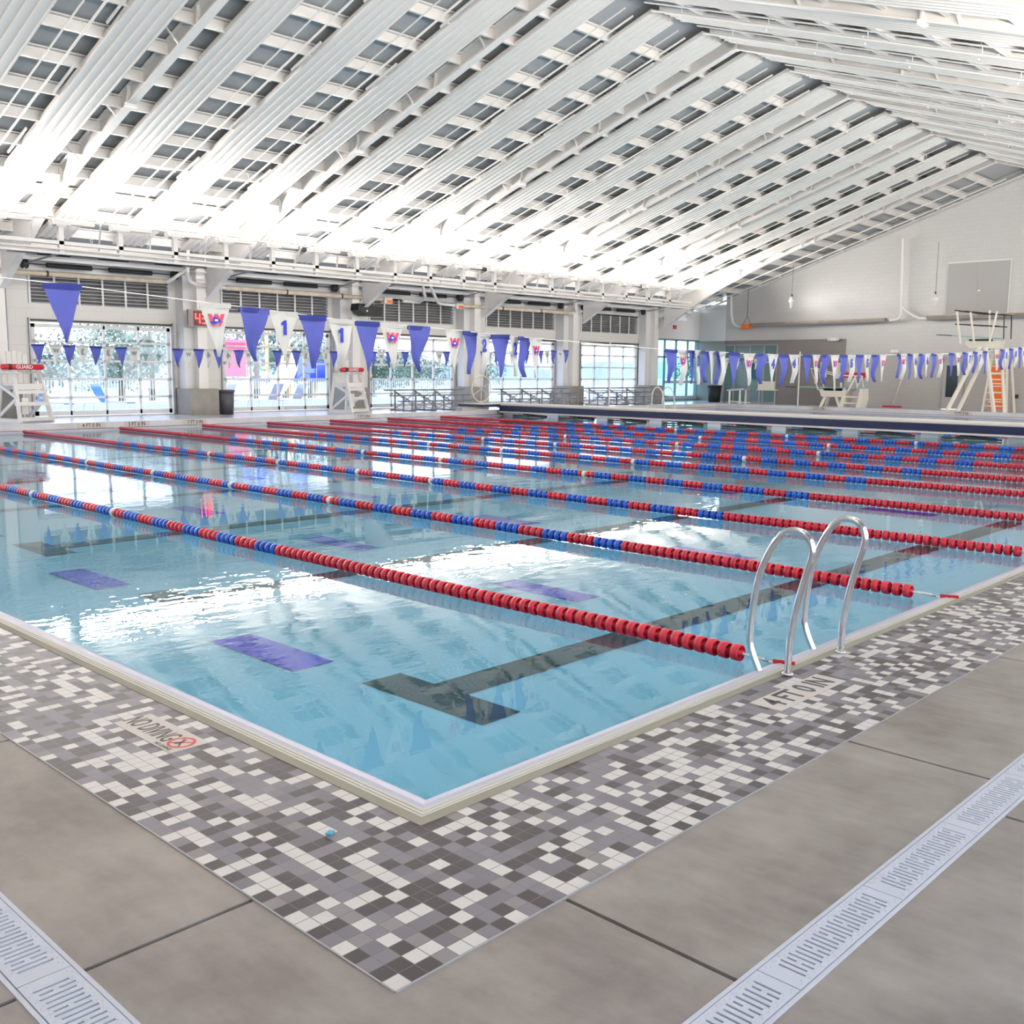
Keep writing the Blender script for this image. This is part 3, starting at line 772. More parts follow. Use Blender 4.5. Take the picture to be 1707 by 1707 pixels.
# sprinkler pipes and conduits in the open slots
b = MB(); b.tube([(0,0,-.14),(0,0,.05)], .008, 5); b.tube([(0,0,0),(-.1,0,.12)], .006, 5); b.lathe([(0,-.04),(.025,-.03),(.02,.0),(0,.02)], (0,.06,-.17), 8); HNG = b.mesh('hanger', WHITE)
RAILM = {}
for q in (1, -1):
    b = MB(); b.bar((.38,0,-.02), (.38,q*1.25,-.02-SL*1.25), .04, .05); RAILM[q] = b.mesh('channel_rail', SHADE)
for s_, side in ((1, 'window'), (-1, 'near')):
    for k, fx in enumerate(FR[:-1]):
        if fx < -9: continue
        for j, dx in enumerate((2.55, 4.88)):
            x = fx+dx
            t = thing('sprinkler_pipe', 'thin white sprinkler pipe in %s slot of %s bay from the gable, %s slope' % (('left', 'right')[j], nth(len(FR)-2-k), side), 'pipe', (x, RY, RZ), 'sprinkler pipes under the roof')
            ya, yb = RY+s_*.3, RY+s_*14.6
            b = MB(); b.tube([(x,ya,rz_(ya)-.12),(x,yb,rz_(yb)-.12)], .028, 8); b.build('pipe', WHITE, t)
            b = MB(); b.tube([(x-.32,ya,rz_(ya)+.0),(x-.32,yb,rz_(yb)+.0)], .022, 6); b.build('conduit', WHITE, t)
            for q in range(6):
                y = RY+s_*(1.2+q*2.42); o = bpy.data.objects.new('hanger', HNG); COL.objects.link(o); o.parent = t; o.location = (0, y-RY, rz_(y)-RZ)
            for q in range(5):
                y = RY+s_*(1.6+q*2.9); o = bpy.data.objects.new('channel_rail', RAILM[s_]); COL.objects.link(o); o.parent = t; o.location = (0, y-RY, rz_(y)-RZ)
# frames (tapered I sections with apex plate, splices)
def fb(d):   # bottom flange offset under the strip plane at distance d from the ridge
    P = [(0,-.10),(8.3,-.12),(10.0,-.14),(11.9,-.22),(13.6,-.36),(14.75,-.62),(17.15,-1.22)]
    for (a, u), (c, w) in zip(P, P[1:]):
        if d <= c: return u+(w-u)*(d-a)/(c-a)
    return P[-1][1]
FRM = None
for k, fx in enumerate(FR):
    if fx < -9: continue
    t = thing('roof_frame', 'tapered white steel roof frame, %s one counted from the gable wall' % nth(int((44.95-fx)/7+.01)), 'roof beam', (0,0,0) if FRM is None else (fx,0,0), 'steel roof frames')
    if FRM is None:
        for s_ in (1, -1):
            D = [.0,2,4,6,8.3,10,11.9,13.6,14.75,16,17.15]
            pts = [(RY+s_*d, rz_(RY+s_*d)+fb(d)) for d in D]; top = [(RY+s_*d, rz_(RY+s_*d)+.3) for d in D]
            b = MB(); b.prism(pts+top[::-1], 'x', -.012, .012); b.build('web', WHITE, t)
            b = MB()
            for (a, c) in zip(pts, pts[1:]): b.bar((0,a[0],a[1]), (0,c[0],c[1]), .22, .025)
            b.bar((0,top[0][0],top[0][1]), (0,top[-1][0],top[-1][1]), .22, .02); b.build('flange', WHITE, t)
            b = MB()
            for d, e in ((4.9,0), (8.3,.06), (12.4,0)):
                y = RY+s_*d; z0 = rz_(y)+fb(d); b.box(-.10, .10, y-.02, y+.02, z0, z0+.46)
                if e: b.box(-.14, .14, y-.05, y+.05, z0-.06, z0+.03)
            for d in (3, 5.8, 9, 11.2):   # flange braces
                y = RY+s_*d; z0 = rz_(y)+fb(d)
                for q in (-1, 1): b.bar((0,y,z0+.02), (q*.45,y,z0+.45), .05, .03)
            b.build('stiffener', WHITE, t)
        b = MB(); b.box(-.11, .11, RY-.025, RY+.025, RZ-.14, RZ+.3); b.build('apex_plate', WHITE, t)
        FRM = t; t0 = t; kids[t.name] = list(t.children)
        t.location = (fx,0,0)
    else:
        lb = t['label']; bpy.data.objects.remove(t)
        dup(FRM, (fx,0,0), lb)
# ridge beam
b = MB(); b.box(-14, GX, RY-.25, RY+.25, RZ+.27, RZ+.30)
struct(b, 'trim_6', [SHADE], label='ridge closure strip along the roof peak')
# end bay bracing rods beside the gable
for i, (d0, d1) in enumerate(((1.0,17.0), (.6,17.4))):
    x = (46.7, 48.1)[i]
    b = MB(); b.tube([(x,RY+d0,rz_(RY+d0)-.1),(x,RY+d1,rz_(RY+d1)-.1)], .03, 8)
    b.build('sprinkler_pipe', WHITE, label='long thin white pipe under the end bay roof, '+('farther from' if i == 0 else 'closer to')+' the gable wall', cat='pipe')
b = MB(); b.prism([(RY,RZ-.02),(RY,RZ+.08),(WY,rz_(WY)+.08),(WY,rz_(WY)-.02)], 'x', GX-.12, GX-.02); b.prism([(RY,RZ-.02),(RY,RZ+.08),(EY0,rz_(EY0)+.08),(EY0,rz_(EY0)-.02)], 'x', GX-.12, GX-.02)
struct(b, 'trim_7', [WHITE], label='sloping trim where the gable wall meets the roof')

# ------------------------------------------------------------------ lighting trusses along the eaves
def truss(Y, label):
    t = thing('lighting_truss', label, 'truss', (10, Y, 5), 'eave lighting trusses')
    x0, x1 = -10, 41.7
    s_ = 1 if Y > RY else -1
    b = MB(); b.tube([(x0,Y,5.83),(x1,Y,5.83)], .035, 8); b.build('top_rail', WHITE, t)
    b = MB(); b.box(x0, x1, Y-.07, Y+.07, 5.13, 5.23); b.build('middle_chord', WHITE, t)
    b = MB(); b.tube([(x0,Y-s_*.1,5.0),(x1,Y-s_*.1,5.0)], .03, 8); b.tube([(x0,Y+s_*.1,4.97),(x1,Y+s_*.1,4.97)], .03, 8); b.box(x0, x1, Y-.08, Y+.08, 4.86, 4.92); b.build('lower_chord', WHITE, t)
    n = int((x1-x0)/1.745)
    pm = MB(); pm.box(-.07, .07, -.07, .07, 4.88, 5.66); pm.box(-.14, .14, -.12, .12, 5.62, 5.70); pm = pm.mesh('post', WHITE)
    hm = MB(); hm.box(-.24, .24, -.18, .18, 5.66, 5.80); hm.box(.24, .95, -.13, .13, 5.70, 5.80); hm = hm.mesh('light_housing', WHITE)
    dm = MB(); dm.bar((-.55,0,5.9), (-.1,s_*1.2,5.2), .05, .05); dm.bar((.95,0,5.65), (1.1,s_*.3,5.2), .045, .045); dm = dm.mesh('brace', WHITE)
    rm = MB(); rm.quad((.15,-.28,4.80), (.95,-.28,4.80), (1.2,.34,4.84), (.4,.34,4.84)); rm.quad((.15,-.28,4.815), (.4,.34,4.855), (1.2,.34,4.855), (.95,-.28,4.815)); rm = rm.mesh('reflector', mat('blue_grey_reflector', srgb(186,194,206), .4))
    wm = MB(); wm.tube([(.9,.02,5.68),(.9,.02,5.35)], .008, 5); wm.tube([(.9+.035*math.cos(a*PI/6),.02,5.31+.045*math.sin(a*PI/6)) for a in range(12)], .009, 5, closed=True); wm = wm.mesh('hook', WHITE)
    for i in range(n):
        x = 10.156-1.745*11+1.745*i
        if x < x0 or x > x1: continue
        for me in (pm, hm, rm, wm)+((dm,) if i % 2 == 0 else ()):
            o = bpy.data.objects.new(me.name, me); COL.objects.link(o); o.parent = t; o.location = (x-10, 0, -5)
    return t
TY1 = 27.0
truss(TY1, 'long white lighting truss hung below the roof over the far pool side')
truss(2*RY-TY1-.6, 'matching white lighting truss over the near pool side')

# ------------------------------------------------------------------ radiant heater tubes and white flues
def heater(label, pts, flues, end=None, r=.085, burner=()):
    t = thing('radiant_heater', label, 'heater', pts[0])
    b = MB(); b.tube(pts, r, 12); b.build('tube', TAN, t)
    b = MB(); d = (Vector(pts[-1])-Vector(pts[0])); L = d.length
    for f in (.35, .7): p = Vector(pts[0])+d*f; q = d.normalized()*.03; b.tube([p-q, p+q], r*1.15, 12)
    b.build('coupling', DARKM, t)
    for fl in flues:
        b = MB(); b.tube(smooth(fl, 1), .065, 10); b.build('flue', WHITE, t)
    for p in burner:
        b = MB(); b.box(p[0]-.22, p[0]+.22, p[1]-.14, p[1]+.14, p[2]-.14, p[2]+.1); bb = b.build('burner_box', CREAM, t)
        b = MB(); b.box(p[0]-.1, p[0]+.2, p[1]-.15, p[1]-.14, p[2]-.12, p[2]); b.build('warning_label', ORANGE, bb)
    return t
HY = 31.4
FLA = [(18.0,HY,4.64),(17.3,31.2,4.64),(16.45,30.6,4.60),(16.0,30.2,4.6),(15.7,30.0,4.72),(15.6,29.8,5.0),(15.55,29.65,5.66)]
heater('tan heater tube above the leftmost overhead door in view', [(2,HY,4.62),(15.6,HY,4.70)], [[(15.6,HY,4.70),(15.75,HY,4.70),(16.3,31.2,5.15)]])
heater('tan heater tube between the scoreboard and the black speaker', [(18.0,HY,4.64),(25.5,HY,4.64)], [FLA], burner=((25.6,HY,4.60),))
heater('tan heater tube right of the forked white flue', [(29.9,HY,4.6),(37.6,HY,4.62)], [[(29.7,HY,4.6),(28.6,HY,4.6),(28.1,31.0,4.7),(27.4,30.6,5.2)], [(26.5,HY,4.62),(27.4,HY,4.62)], [(27.4,HY,4.6),(27.1,30.6,4.75),(26.6,30.2,5.0),(26.5,30.1,5.45)], [(37.6,HY,4.62),(38.0,HY,4.65),(37.6,31.2,5.15)]], burner=((29.75,HY,4.58),))
def gheater(label, ya, yb, za, zb, extra, burner=None):
    t = thing('radiant_heater', label, 'heater', (GX-.5,ya,za)); X = GX-.5
    b = MB(); b.tube([(X,ya,za),(X,yb,zb)], .075, 12); b.build('tube', GALV, t)
    b = MB(); b.prism([(ya,za+.02),(ya,za+.14),(yb,zb+.14),(yb,zb+.02)], 'x', X-.16, X+.16); b.build('reflector_hood', mat('worn_brown_hood', srgb(150,136,124), .5, .3, var=(3,.2)), t)
    for fl in extra: b = MB(); b.tube(smooth(fl, 1), .07, 10); b.build('flue', WHITE, t)
    if burner:
        b = MB(); b.box(X-.2, X+.2, burner-.25, burner+.25, za-.16, za+.1); b.build('burner_box', ORANGE, t)
        b = MB(); b.tube([(X,burner-.25,za+.1),(X,burner,za+.55),(X,burner+.25,za+.1)], .015, 6); b.tube([(X,burner,za+.55),(X,burner,rz_(burner))], .015, 6); b.build('hanger', DARKM, t)
X_ = GX-.5
gheater('brown heater tube on the gable wall left of the forked flue', 27.6, 19.9, 4.30, 4.38, [[(X_,19.7,4.4),(X_,19.3,4.42),(X_,19.12,4.6),(X_,19.12,5.0),(X_,19.25,8.4)], [(X_,28.0,4.25),(X_,28.6,4.3),(X_,28.9,4.6),(X_,29.0,6.0)]], 27.9)
gheater('brown heater tube on the gable wall behind the tall diving stand', 17.8, 8.0, 4.42, 4.44, [[(X_,17.8,4.44),(X_,18.3,4.46),(X_,18.9,4.85),(X_,19.12,5.1)]])

# ------------------------------------------------------------------ scoreboard, speaker
t = thing('scoreboard', 'small red digital display reading 43 on the pier', 'display', (16.85,31.38,3.47))
b = MB(); b.box(16.40, 17.35, 31.30, 31.41, 3.17, 3.78); b.build('housing', mat('clock_case', srgb(150,140,136), .5), t)
b = MB(); b.box(16.60, 17.30, 31.285, 31.30, 3.22, 3.73); df = b.build('display_face', CLKF, t)
def seg(b, x, z, w, h, on):
    T = .038; y0, y1 = 31.27, 31.283
    S = {'a': (x,x+w,z+h-T,z+h), 'g': (x,x+w,z+h/2-T/2,z+h/2+T/2), 'd': (x,x+w,z,z+T), 'f': (x,x+T,z+h/2,z+h), 'e': (x,x+T,z,z+h/2), 'b': (x+w-T,x+w,z+h/2,z+h), 'c': (x+w-T,x+w,z,z+h/2)}
    for q in on: b.box(S[q][0], S[q][1], y0, y1, S[q][2], S[q][3])
b = MB(); seg(b, 16.65, 3.29, .20, .36, 'fgbc'); seg(b, 16.92, 3.29, .20, .36, 'abgcd'); b.build('led_digits', LEDR, df)
t = thing('loudspeaker', 'black wedge loudspeaker hanging in front of the louvres', 'speaker', (24.1,31,4.1))
b = MB(); b.prism([(23.55,4.18),(23.6,4.35),(24.82,4.26),(24.78,3.86),(23.95,3.87),(23.55,4.08)], 'y', 30.7, 31.2); cb = b.build('cabinet', BLACK, t)
b = MB(); b.lathe([(0,-.012),(.04,-.01),(.04,0)], (24.0,30.69,4.06), 12, axis='y'); b.build('badge', WHITE, cb)
b = MB(); b.bar((24.3,31,4.3), (24.3,31,5.6), .03, .03); b.bar((24.6,31,4.28), (24.6,31,5.6), .03, .03); b.build('bracket', GALV, t)

# ------------------------------------------------------------------ trash cans
def can(name, label, loc, r, h, m):
    t = thing(name, label, 'trash can', loc)
    b = MB(); b.lathe([(0,0),(r*.84,0),(r,h*.96),(r*1.0,h*.96)], loc, 24); bd = b.build('bin_body', m, t)
    b = MB(); b.lathe([(r*.96,h*.92),(r*1.06,h*.92),(r*1.06,h),(r*.9,h),(r*.9,h*.6)], loc, 24); b.build('rim', m, t)
    b = MB(); b.lathe([(0,h*.62),(r*.9,h*.62)], loc, 24); b.build('liner', BLACK, bd)
can('trash_can', 'dark grey round trash can beside the pier under the scoreboard', (17.82,31.3,0), .30, .90, mat('grey_bin', (.06,.06,.075), .45))
can('trash_can', 'black round trash can in the far corner by glass doors', (48.9,30.0,0), .40, .95, BLACK)

# ------------------------------------------------------------------ lifeguard chairs
def guard_chair(label, loc, rz, W=1.0):
    t = thing('lifeguard_chair', label, 'lifeguard chair', (0,0,0))
    m = WPLAS
    # local: front faces -y, seat at z 1.15
    for sx in (-1, 1):
        b = MB(); b.bar((sx*.55,-.62,0), (sx*.42,-.22,1.95-.35), .09, .12); b.build('leg', m, t)
        b = MB(); b.bar((sx*.52,.55,0), (sx*.42,.34,1.6), .09, .12); b.build('leg', m, t)
        b = MB(); b.bar((sx*.55,-.62,.06), (sx*.52,.55,.06), .08, .12); b.bar((sx*.53,.50,.12), (sx*.50,-.45,.75), .05, .09); b.bar((sx*.53,-.5,.75), (sx*.46,.38,1.1), .05, .09); b.build('side_brace', m, t)
        b = MB(); b.box(sx*.46-.06, sx*.46+.06, -.42, .40, 1.50, 1.55); b.build('armrest', m, t)
    for z, yy in ((.10,-.60), (.56,-.47), (.92,-.38)):
        b = MB(); w = .55-.07*z; b.box(-w, w, yy-.05, yy+.14, z-.05, z+.06); b.build('step', m, t)
    b = MB(); b.box(-.44, .44, -.38, .32, 1.12, 1.18); b.box(-.44, .44, -.40, -.36, 1.0, 1.18); b.build('seat', m, t)
    b = MB()
    for i in range(5):
        x = -.36+i*.18; h = 2.0+.22*math.cos((i-2)*.55); b.prism([(x-.08,1.18),(x+.08,1.18),(x+.08,h-.03),(x-.08,h-.03 if i < 2 else h-.05)], 'y', .30, .34)
    b.build('backrest', m, t)
    b = MB(); b.box(-.30, -.1, -.40, -.36, .25, .75); b.build('tower_post', m, t)
    return t
def rescue_tube(label, loc, rz, L=1.25):
    t = thing('rescue_tube', label, 'rescue tube', (0,0,0))
    b = MB(); n = 8
    b.tube([(-L/2,0,0),(-L/2+.05,0,0),(L/2-.05,0,0),(L/2,0,0)], [.05,.085,.085,.05], 10); fo = b.build('foam_body', REDV, t)
    b = MB(); b.tube([(-L/2+.22,0,0),(-L/2+.32,0,0)], .09, 10); b.build('strap', BLACK, t)
    lettering('lettering', 'GUARD', .16, basis((.02,-.088,0), (1,0,0), (0,0,1)), WPLAS, fo, .95, .003, .004)
    t.location = loc; t.rotation_euler = (0,0,rz); return t
gc = guard_chair('white slatted lifeguard chair at the left edge by overhead door', None, 0)
kids[gc.name] = list(gc.children)
gc2 = dup(gc, (22.55,30.1,0), 'white lifeguard chair beside the pier and bleachers', rz=.25)
gc.location = (10.05,30.1,0); gc.rotation_euler = (0,0,.25)
gc2.scale = (.95,.95,1.0)
gt = rescue_tube('red GUARD rescue tube lying on the leftmost lifeguard chair', (9.95,29.72,1.685), .12, 1.35)
gt2 = rescue_tube('red GUARD rescue tube on the lifeguard chair beside the bleachers', (22.45,29.72,1.685), .12, 1.25)

# ------------------------------------------------------------------ bleachers
def bleacher(name, label, x0, x1, y0):
    t = thing(name, label, 'bleachers', ((x0+x1)/2, y0, 0), 'aluminium bleachers')
    rows = 3
    for i in range(rows):
        z = .44+.22*i; y = y0+.55*i
        b = MB(); b.box(x0, x1, y, y+.25, z-.055, z); b.build('seat_plank', PLANK, t)
        if i: b = MB(); b.box(x0, x1, y-.3, y-.08, z-.27, z-.235); b.build('foot_plank', PLANK, t)
    n = 4
    for k in range(n):
        x = x0+.5+(x1-x0-1.0)*k/(n-1)
        b = MB(); b.bar((x,y0-.1,.03), (x,y0+1.5,.03), .05, .06)
        for i in range(rows): b.bar((x,y0+.55*i+.12,.03), (x,y0+.55*i+.12,.42+.22*i), .05, .05)
        b.bar((x,y0+.1,.36), (x,y0+1.3,.82), .04, .04); b.build('support_frame', GALV, t)
    for k in range(n-1):
        b = MB(); xa = x0+.5+(x1-x0-1.0)*k/(n-1); xb = x0+.5+(x1-x0-1.0)*(k+1)/(n-1)
        b.bar((xa,y0+1.2,.1), (xb,y0+1.2,.75), .03, .03); b.bar((xb,y0+1.2,.1), (xa,y0+1.2,.75), .03, .03)
        b.bar((xa,y0+.1,.08), (xb,y0+.1,.36), .03, .03); b.bar((xa,y0+.1,.36), (xb,y0+.1,.08), .03, .03)
        b.build('cross_brace', GALV, t)
    return t
bleacher('bleacher', 'low aluminium bleachers right of the lifeguard chair', 24.8, 29.2, 29.3)
bleacher('bleacher', 'low aluminium bleachers behind the bulkhead landing wheel', 31.2, 36.4, 29.3)
bleacher('bleacher', 'low aluminium bleachers next to the far white ladder', 37.6, 43.3, 29.3)

# ------------------------------------------------------------------ starting block, bench, board on the far deck
t = thing('starting_block', 'grey slanted starting block on far deck near black trash can', 'starting block', (43.2,25.0,0))
b = MB(); b.prism([(24.45,.86),(25.45,.78),(25.45,.84),(24.45,.93)], 'x', 42.9, 43.6); b.build('platform', ALU, t)
b = MB(); b.prism([(24.55,.925),(25.3,.865),(25.3,.885),(24.55,.945)], 'x', 42.95, 43.5); b.build('tread', mat('red_white_tread', srgb(200,150,150), .7, var=(40,.5)), t)
for x, y in ((42.95,24.7), (43.5,24.7), (42.95,25.3)):
    b = MB(); b.bar((x,y,0), (x,y,.85), .07, .07); b.build('leg', WHITE, t)
b = MB(); b.bar((42.95,24.7,.25), (42.95,25.3,.25), .05, .05); b.bar((42.95,24.1,.22), (42.95,24.9,.22), .05, .04); b.build('side_rail', WHITE, t)
t = thing('bench', 'pale slab bench with thin legs against the taupe wall', 'bench', (47.5,25.9,0))
b = MB(); b.box(47.4, 47.46, 25.3, 26.3, .80, 1.25); b.box(47.3, 47.7, 25.2, 26.3, .76, .82); b.build('panel', CREAM, t)
for y in (25.3, 26.25): b = MB(); b.bar((47.5,y,0), (47.5,y,.8), .04, .04); b.build('leg', ALU, t)
for i, (y, z) in enumerate(((23.35,1.9), (22.6,1.85), (30.2,1.35))):
    t = thing('wall_phone' if i < 2 else 'wall_cabinet', ('grey call box on taupe wall left of the low diving board', 'second grey call box on taupe wall behind the low board', 'pale wall cabinet beside the black corner trash can')[i], 'wall box', (GX-.05,y,z))
    X = GX-.03 if i < 2 else GX+1.38
    b = MB(); b.box(X-.12, X, y-.17, y+.17, z-.42, z+.42); b.build('case', SHADE, t)
    b = MB(); b.box(X-.14, X-.12, y-.11, y+.11, z-.2, z+.3); b.build('face_panel', DARKM if i == 0 else WHITE2, t)
# hanging flag-line poles
for i, (x, y, h) in enumerate(((34.0,26.0,3.0), (43.9,22.0,2.75))):
    t = thing('flag_pole', 'thin white flag-line pole '+('on the far pool edge by bleachers' if i == 0 else 'left of the low diving board'), 'pole', (x,y,0))
    b = MB(); b.tube([(x,y,0),(x,y,h)], .03, 8); b.build('shaft', WHITE, t)
    b = MB(); b.lathe([(0,.02),(.07,.02),(.07,0)], (x,y,0), 12); b.build('base_flange', STEEL, t)

# ------------------------------------------------------------------ diving boards
def beam(b, a, c, w=.12, h=.12): b.bar(a, c, w, h)
t = thing('low_diving_board', 'low springboard on cream stand with turquoise plank', 'diving board', (45,20.2,0))
X0 = 44.6
for x in (44.35, 44.95):
    for ya, yb in ((21.05,20.85), (19.95,20.25)):
        b = MB(); beam(b, (x,ya,0), (x+(.1 if x < 44.6 else -.1),yb,.58), .12, .14); b.build('leg', CREAM, t)
b = MB(); b.prism([(21.15,.95),(21.0,.58),(19.9,.58),(19.55,.95)], 'x', 44.35, 44.95); b.build('cradle', CREAM, t)
b = MB(); b.box(44.4, 44.9, 18.9, 22.4, 1.0, 1.05); b.build('springboard', TEALB, t)
b = MB(); b.box(44.4, 44.9, 22.3, 23.0, 1.0, 1.04); b.build('board_tip', BLACK, t)
b = MB(); b.box(44.35, 44.95, 19.9, 20.9, .88, .99); b.build('fulcrum', BLACK, t)
for x in (44.3, 45.0):
    b = MB(); b.tube([(x,21.15,.9),(x,21.6,1.95),(x,20.4,1.62),(x,19.3,1.6),(x,19.15,1.0)], .03, 8); b.tube([(x,20.3,.9),(x,20.35,1.8)], .05, 8); b.tube([(x,19.6,.9),(x,19.25,1.6)], .05, 8); b.build('guard_rail', CREAM, t)
for y in (19.85, 19.0):
    b = MB(); b.prism([(y,0),(y+.22,0),(y+.10,.5),(y+.02,1.0),(y-.08,1.0),(y-.12,.5)], 'x', 44.3, 45.0) ; b.build('tail_support', CREAM, t)
b = MB()
for z in (.3, .6): b.bar((44.3,19.9,z), (44.3,19.1,z), .05, .06)
b.build('step_rung', CREAM, t)
b = MB(); b.box(GX-.06, GX-.02, 21.0, 22.4, 1.50, 1.76)
b.build('banner', REDV, label='red banner board on the wall behind the low springboard', cat='banner')
t = thing('squeegee', 'red floor squeegee leaning on wall right of low springboard', 'squeegee', (48.8,19.3,0))
b = MB(); b.bar((48.9,19.9,.06), (48.9,18.9,.06), .06, .08); b.build('blade', REDV, t)
b = MB(); b.tube([(48.9,19.4,.08),(49.1,19.0,1.7)], .015, 6); b.tube([(48.9,19.7,.1),(48.9,19.45,.4),(48.9,19.2,.1)], .015, 6); b.build('handle', ALU, t)

t = thing('high_diving_board', 'tall three metre springboard tower with cream splayed legs', 'diving board', (46,14,0))
for (a, c) in (((44.4,14.95,0),(45.6,14.1,2.95)), ((44.9,14.65,0),(46.3,13.95,2.95))):
    b = MB(); beam(b, a, c, .11, .14); b.build('leg', CREAM, t)
for (a, c) in (((44.9,13.05,0),(45.3,13.75,2.95)), ((45.3,12.75,0),(46.4,13.45,2.95))):
    b = MB(); beam(b, a, c, .11, .14); b.build('leg', CREAM, t)
for (a, c) in (((46.6,14.15,0),(46.6,13.85,2.9)), ((46.6,13.1,0),(46.6,13.25,2.9)), ((47.4,13.0,0),(47.2,13.3,2.9))):
    b = MB(); beam(b, a, c, .08, .1); b.build('leg', CREAM, t)
b = MB(); b.prism([(14.8,3.08),(14.6,2.9),(13.35,2.86),(13.25,3.2),(14.8,3.22)], 'x', 45.7, 46.3); b.build('cradle', CREAM, t)
b = MB(); b.prism([(16.0,3.50),(16.0,3.53),(13.3,3.33),(13.3,3.28)], 'x', 45.75, 46.25); b.build('springboard', TEALB, t)
b = MB(); b.prism([(16.15,3.51),(16.15,3.54),(15.45,3.50),(15.45,3.46)], 'x', 45.74, 46.26); b.build('board_tip', BLACK, t)
b = MB(); b.box(45.72, 46.28, 13.8, 14.65, 3.16, 3.30); b.build('fulcrum', BLACK, t)
for x in (45.55, 46.5):
    dy = 0 if x < 46 else -.55
    b = MB(); b.tube([(x,15.3+dy*.2,4.60),(x,14.0+dy,4.38),(x,13.15,4.35),(x,13.1,3.3)], .028, 8); b.tube([(x,15.25+dy*.2,3.98),(x,13.3,3.84)], .025, 8); b.build('guard_rail', DARKM, t)
for (ya, yb, zb, x) in ((14.95,15.2,4.55,45.55), (14.35,14.6,4.5,45.55), (14.05,14.1,4.6,46.5), (13.7,13.45,4.5,45.55)):
    b = MB(); b.tube([(x,ya,3.1),(x,yb,zb)], .05, 8); b.build('rail_post', CREAM, t)
b = MB()
for i in range(9): b.bar((46.62,14.05-.01*i,.3+.3*i), (46.62,13.2+.005*i,.3+.3*i), .05, .05)
b.build('ladder_rung', CREAM, t)
t = thing('backboard', 'orange spine board rack behind the tall diving stand ladder', 'rescue board', (48.3,14.2,0))
b = MB(); b.prism([(14.62,2.2),(14.05,2.2),(13.85,.1),(14.42,.1)], 'x', 48.3, 48.36); b.build('board', ORANGE, t)
b = MB()
for z in (.45, .9, 1.3, 1.75): b.bar((48.27,14.65-.09*(2.2-z),z), (48.27,14.0-.09*(2.2-z),z), .03, .05)
b.build('cross_strap', WPLAS, t)
t = thing('outlet_box', 'small dark outlet box on wall right of the tall stand', 'outlet', (GX-.03,13.55,.75))
b = MB(); b.box(GX-.04, GX, 13.45, 13.6, .62, .8); b.build('cover', DARKM, t)
# pendant and wall fixtures
for i, (x, y, z, L) in enumerate(((46.5,24.0,5.35,1.2), (46.5,16.6,5.15,2.0))):
    t = thing('pendant_light', 'white bell pendant on a thin wire, '+('above the taupe wall' if i == 0 else 'beside the grey access panel'), 'pendant lamp', (x,y,z))
    b = MB(); b.lathe([(0,.28),(.08,.26),(.14,.12),(.16,.1),(.16,0),(.10,-.05),(.09,-.3),(0,-.32)], (x,y,z), 14); b.build('lamp_body', WHITE, t)
    b = MB(); b.tube([(x,y,z+.28),(x,y,z+.28+L+.4)], .01, 5); b.lathe([(0,.42),(.04,.4),(.04,.3),(0,.28)], (x,y,z), 8); b.build('cord', DARKM, t)
for i, (x, y, z, nm, lb) in enumerate(((GX-.15,22.8,3.5,'flood_light','small white twin flood light at top of taupe wall'), (GX-.1,19.5,2.85,'emergency_light','little white emergency light on the white wall'))):
    t = thing(nm, lb, 'wall light', (x,y,z))
    b = MB(); b.box(x-.1, x+.1, y-.2, y+.2, z-.08, z+.08); b.build('housing', WHITE, t)
    if i == 0:
        for q in (-.25, .25): b = MB(); b.lathe([(0,-.05),(.09,-.05),(.05,.06)], (x-.1,y+q,z), 10, axis='x'); b.build('lamp_head', WHITE2, t)
t = thing('wall_light', 'white drum light on the wall above the glass doors', 'wall light', (45.6,31.9,4.75))
b = MB(); b.lathe([(0,.12),(.2,.12),(.22,0),(.14,-.05),(.12,-.35),(0,-.36)], (46.3,31.7,4.7), 14); b.build('lamp_body', WHITE, t)
b = MB(); b.bar((46.3,31.8,4.75), (46.3,WY,4.75), .05, .05); b.build('arm', WHITE, t)
t = thing('fire_alarm', 'tiny red fire alarm on wall near the far corner', 'fire alarm', (47.9,WY-.02,4.25))
b = MB(); b.box(47.85, 48.15, WY-.04, WY, 4.2, 4.42); b.build('cover', REDV, t)

# ------------------------------------------------------------------ pennants
def string_z(pts, x):
    for (a, u), (c, w) in zip(pts, pts[1:]):
        if a <= x <= c: return u+(w-u)*(x-a)/(c-a)
    return pts[0][1] if x < pts[0][0] else pts[-1][1]
NW, NL = .30, .47
def pennant_mesh(m, mh, curl, seed):
    r = random.Random(seed); b = MB(); n = 10; cols = 6
    v = []
    for i in range(n+1):
        f = i/n; w = NW*(1-f)
        for j in range(cols+1):
            u = j/cols-.5; x = u*w
            y = curl*(.02*math.sin(u*5+f*3+seed)+.015*math.sin(f*6+seed*2))*(.3+f)
            v.append((x, y, -NL*f))
    f_ = []; W = cols+1
    for i in range(n):
        for j in range(cols): f_.append((i*W+j, i*W+j+1, (i+1)*W+j+1, (i+1)*W+j))
    b.add(v, f_, 0, True); me = b.mesh('pennant', m)
    h = MB(); h.box(-NW/2+.004, NW/2-.004, -.004, .004, -.04, .006)
    return me, h.mesh('hem', mh)
PMSH = {('b', i): pennant_mesh(FBLUE, FBLUEH, .5+.4*i, i) for i in range(3)}
PMSH.update({('w', i): pennant_mesh(FWHITE, FWHITEH, .5+.4*i, i+5) for i in range(3)})
DIG = {}
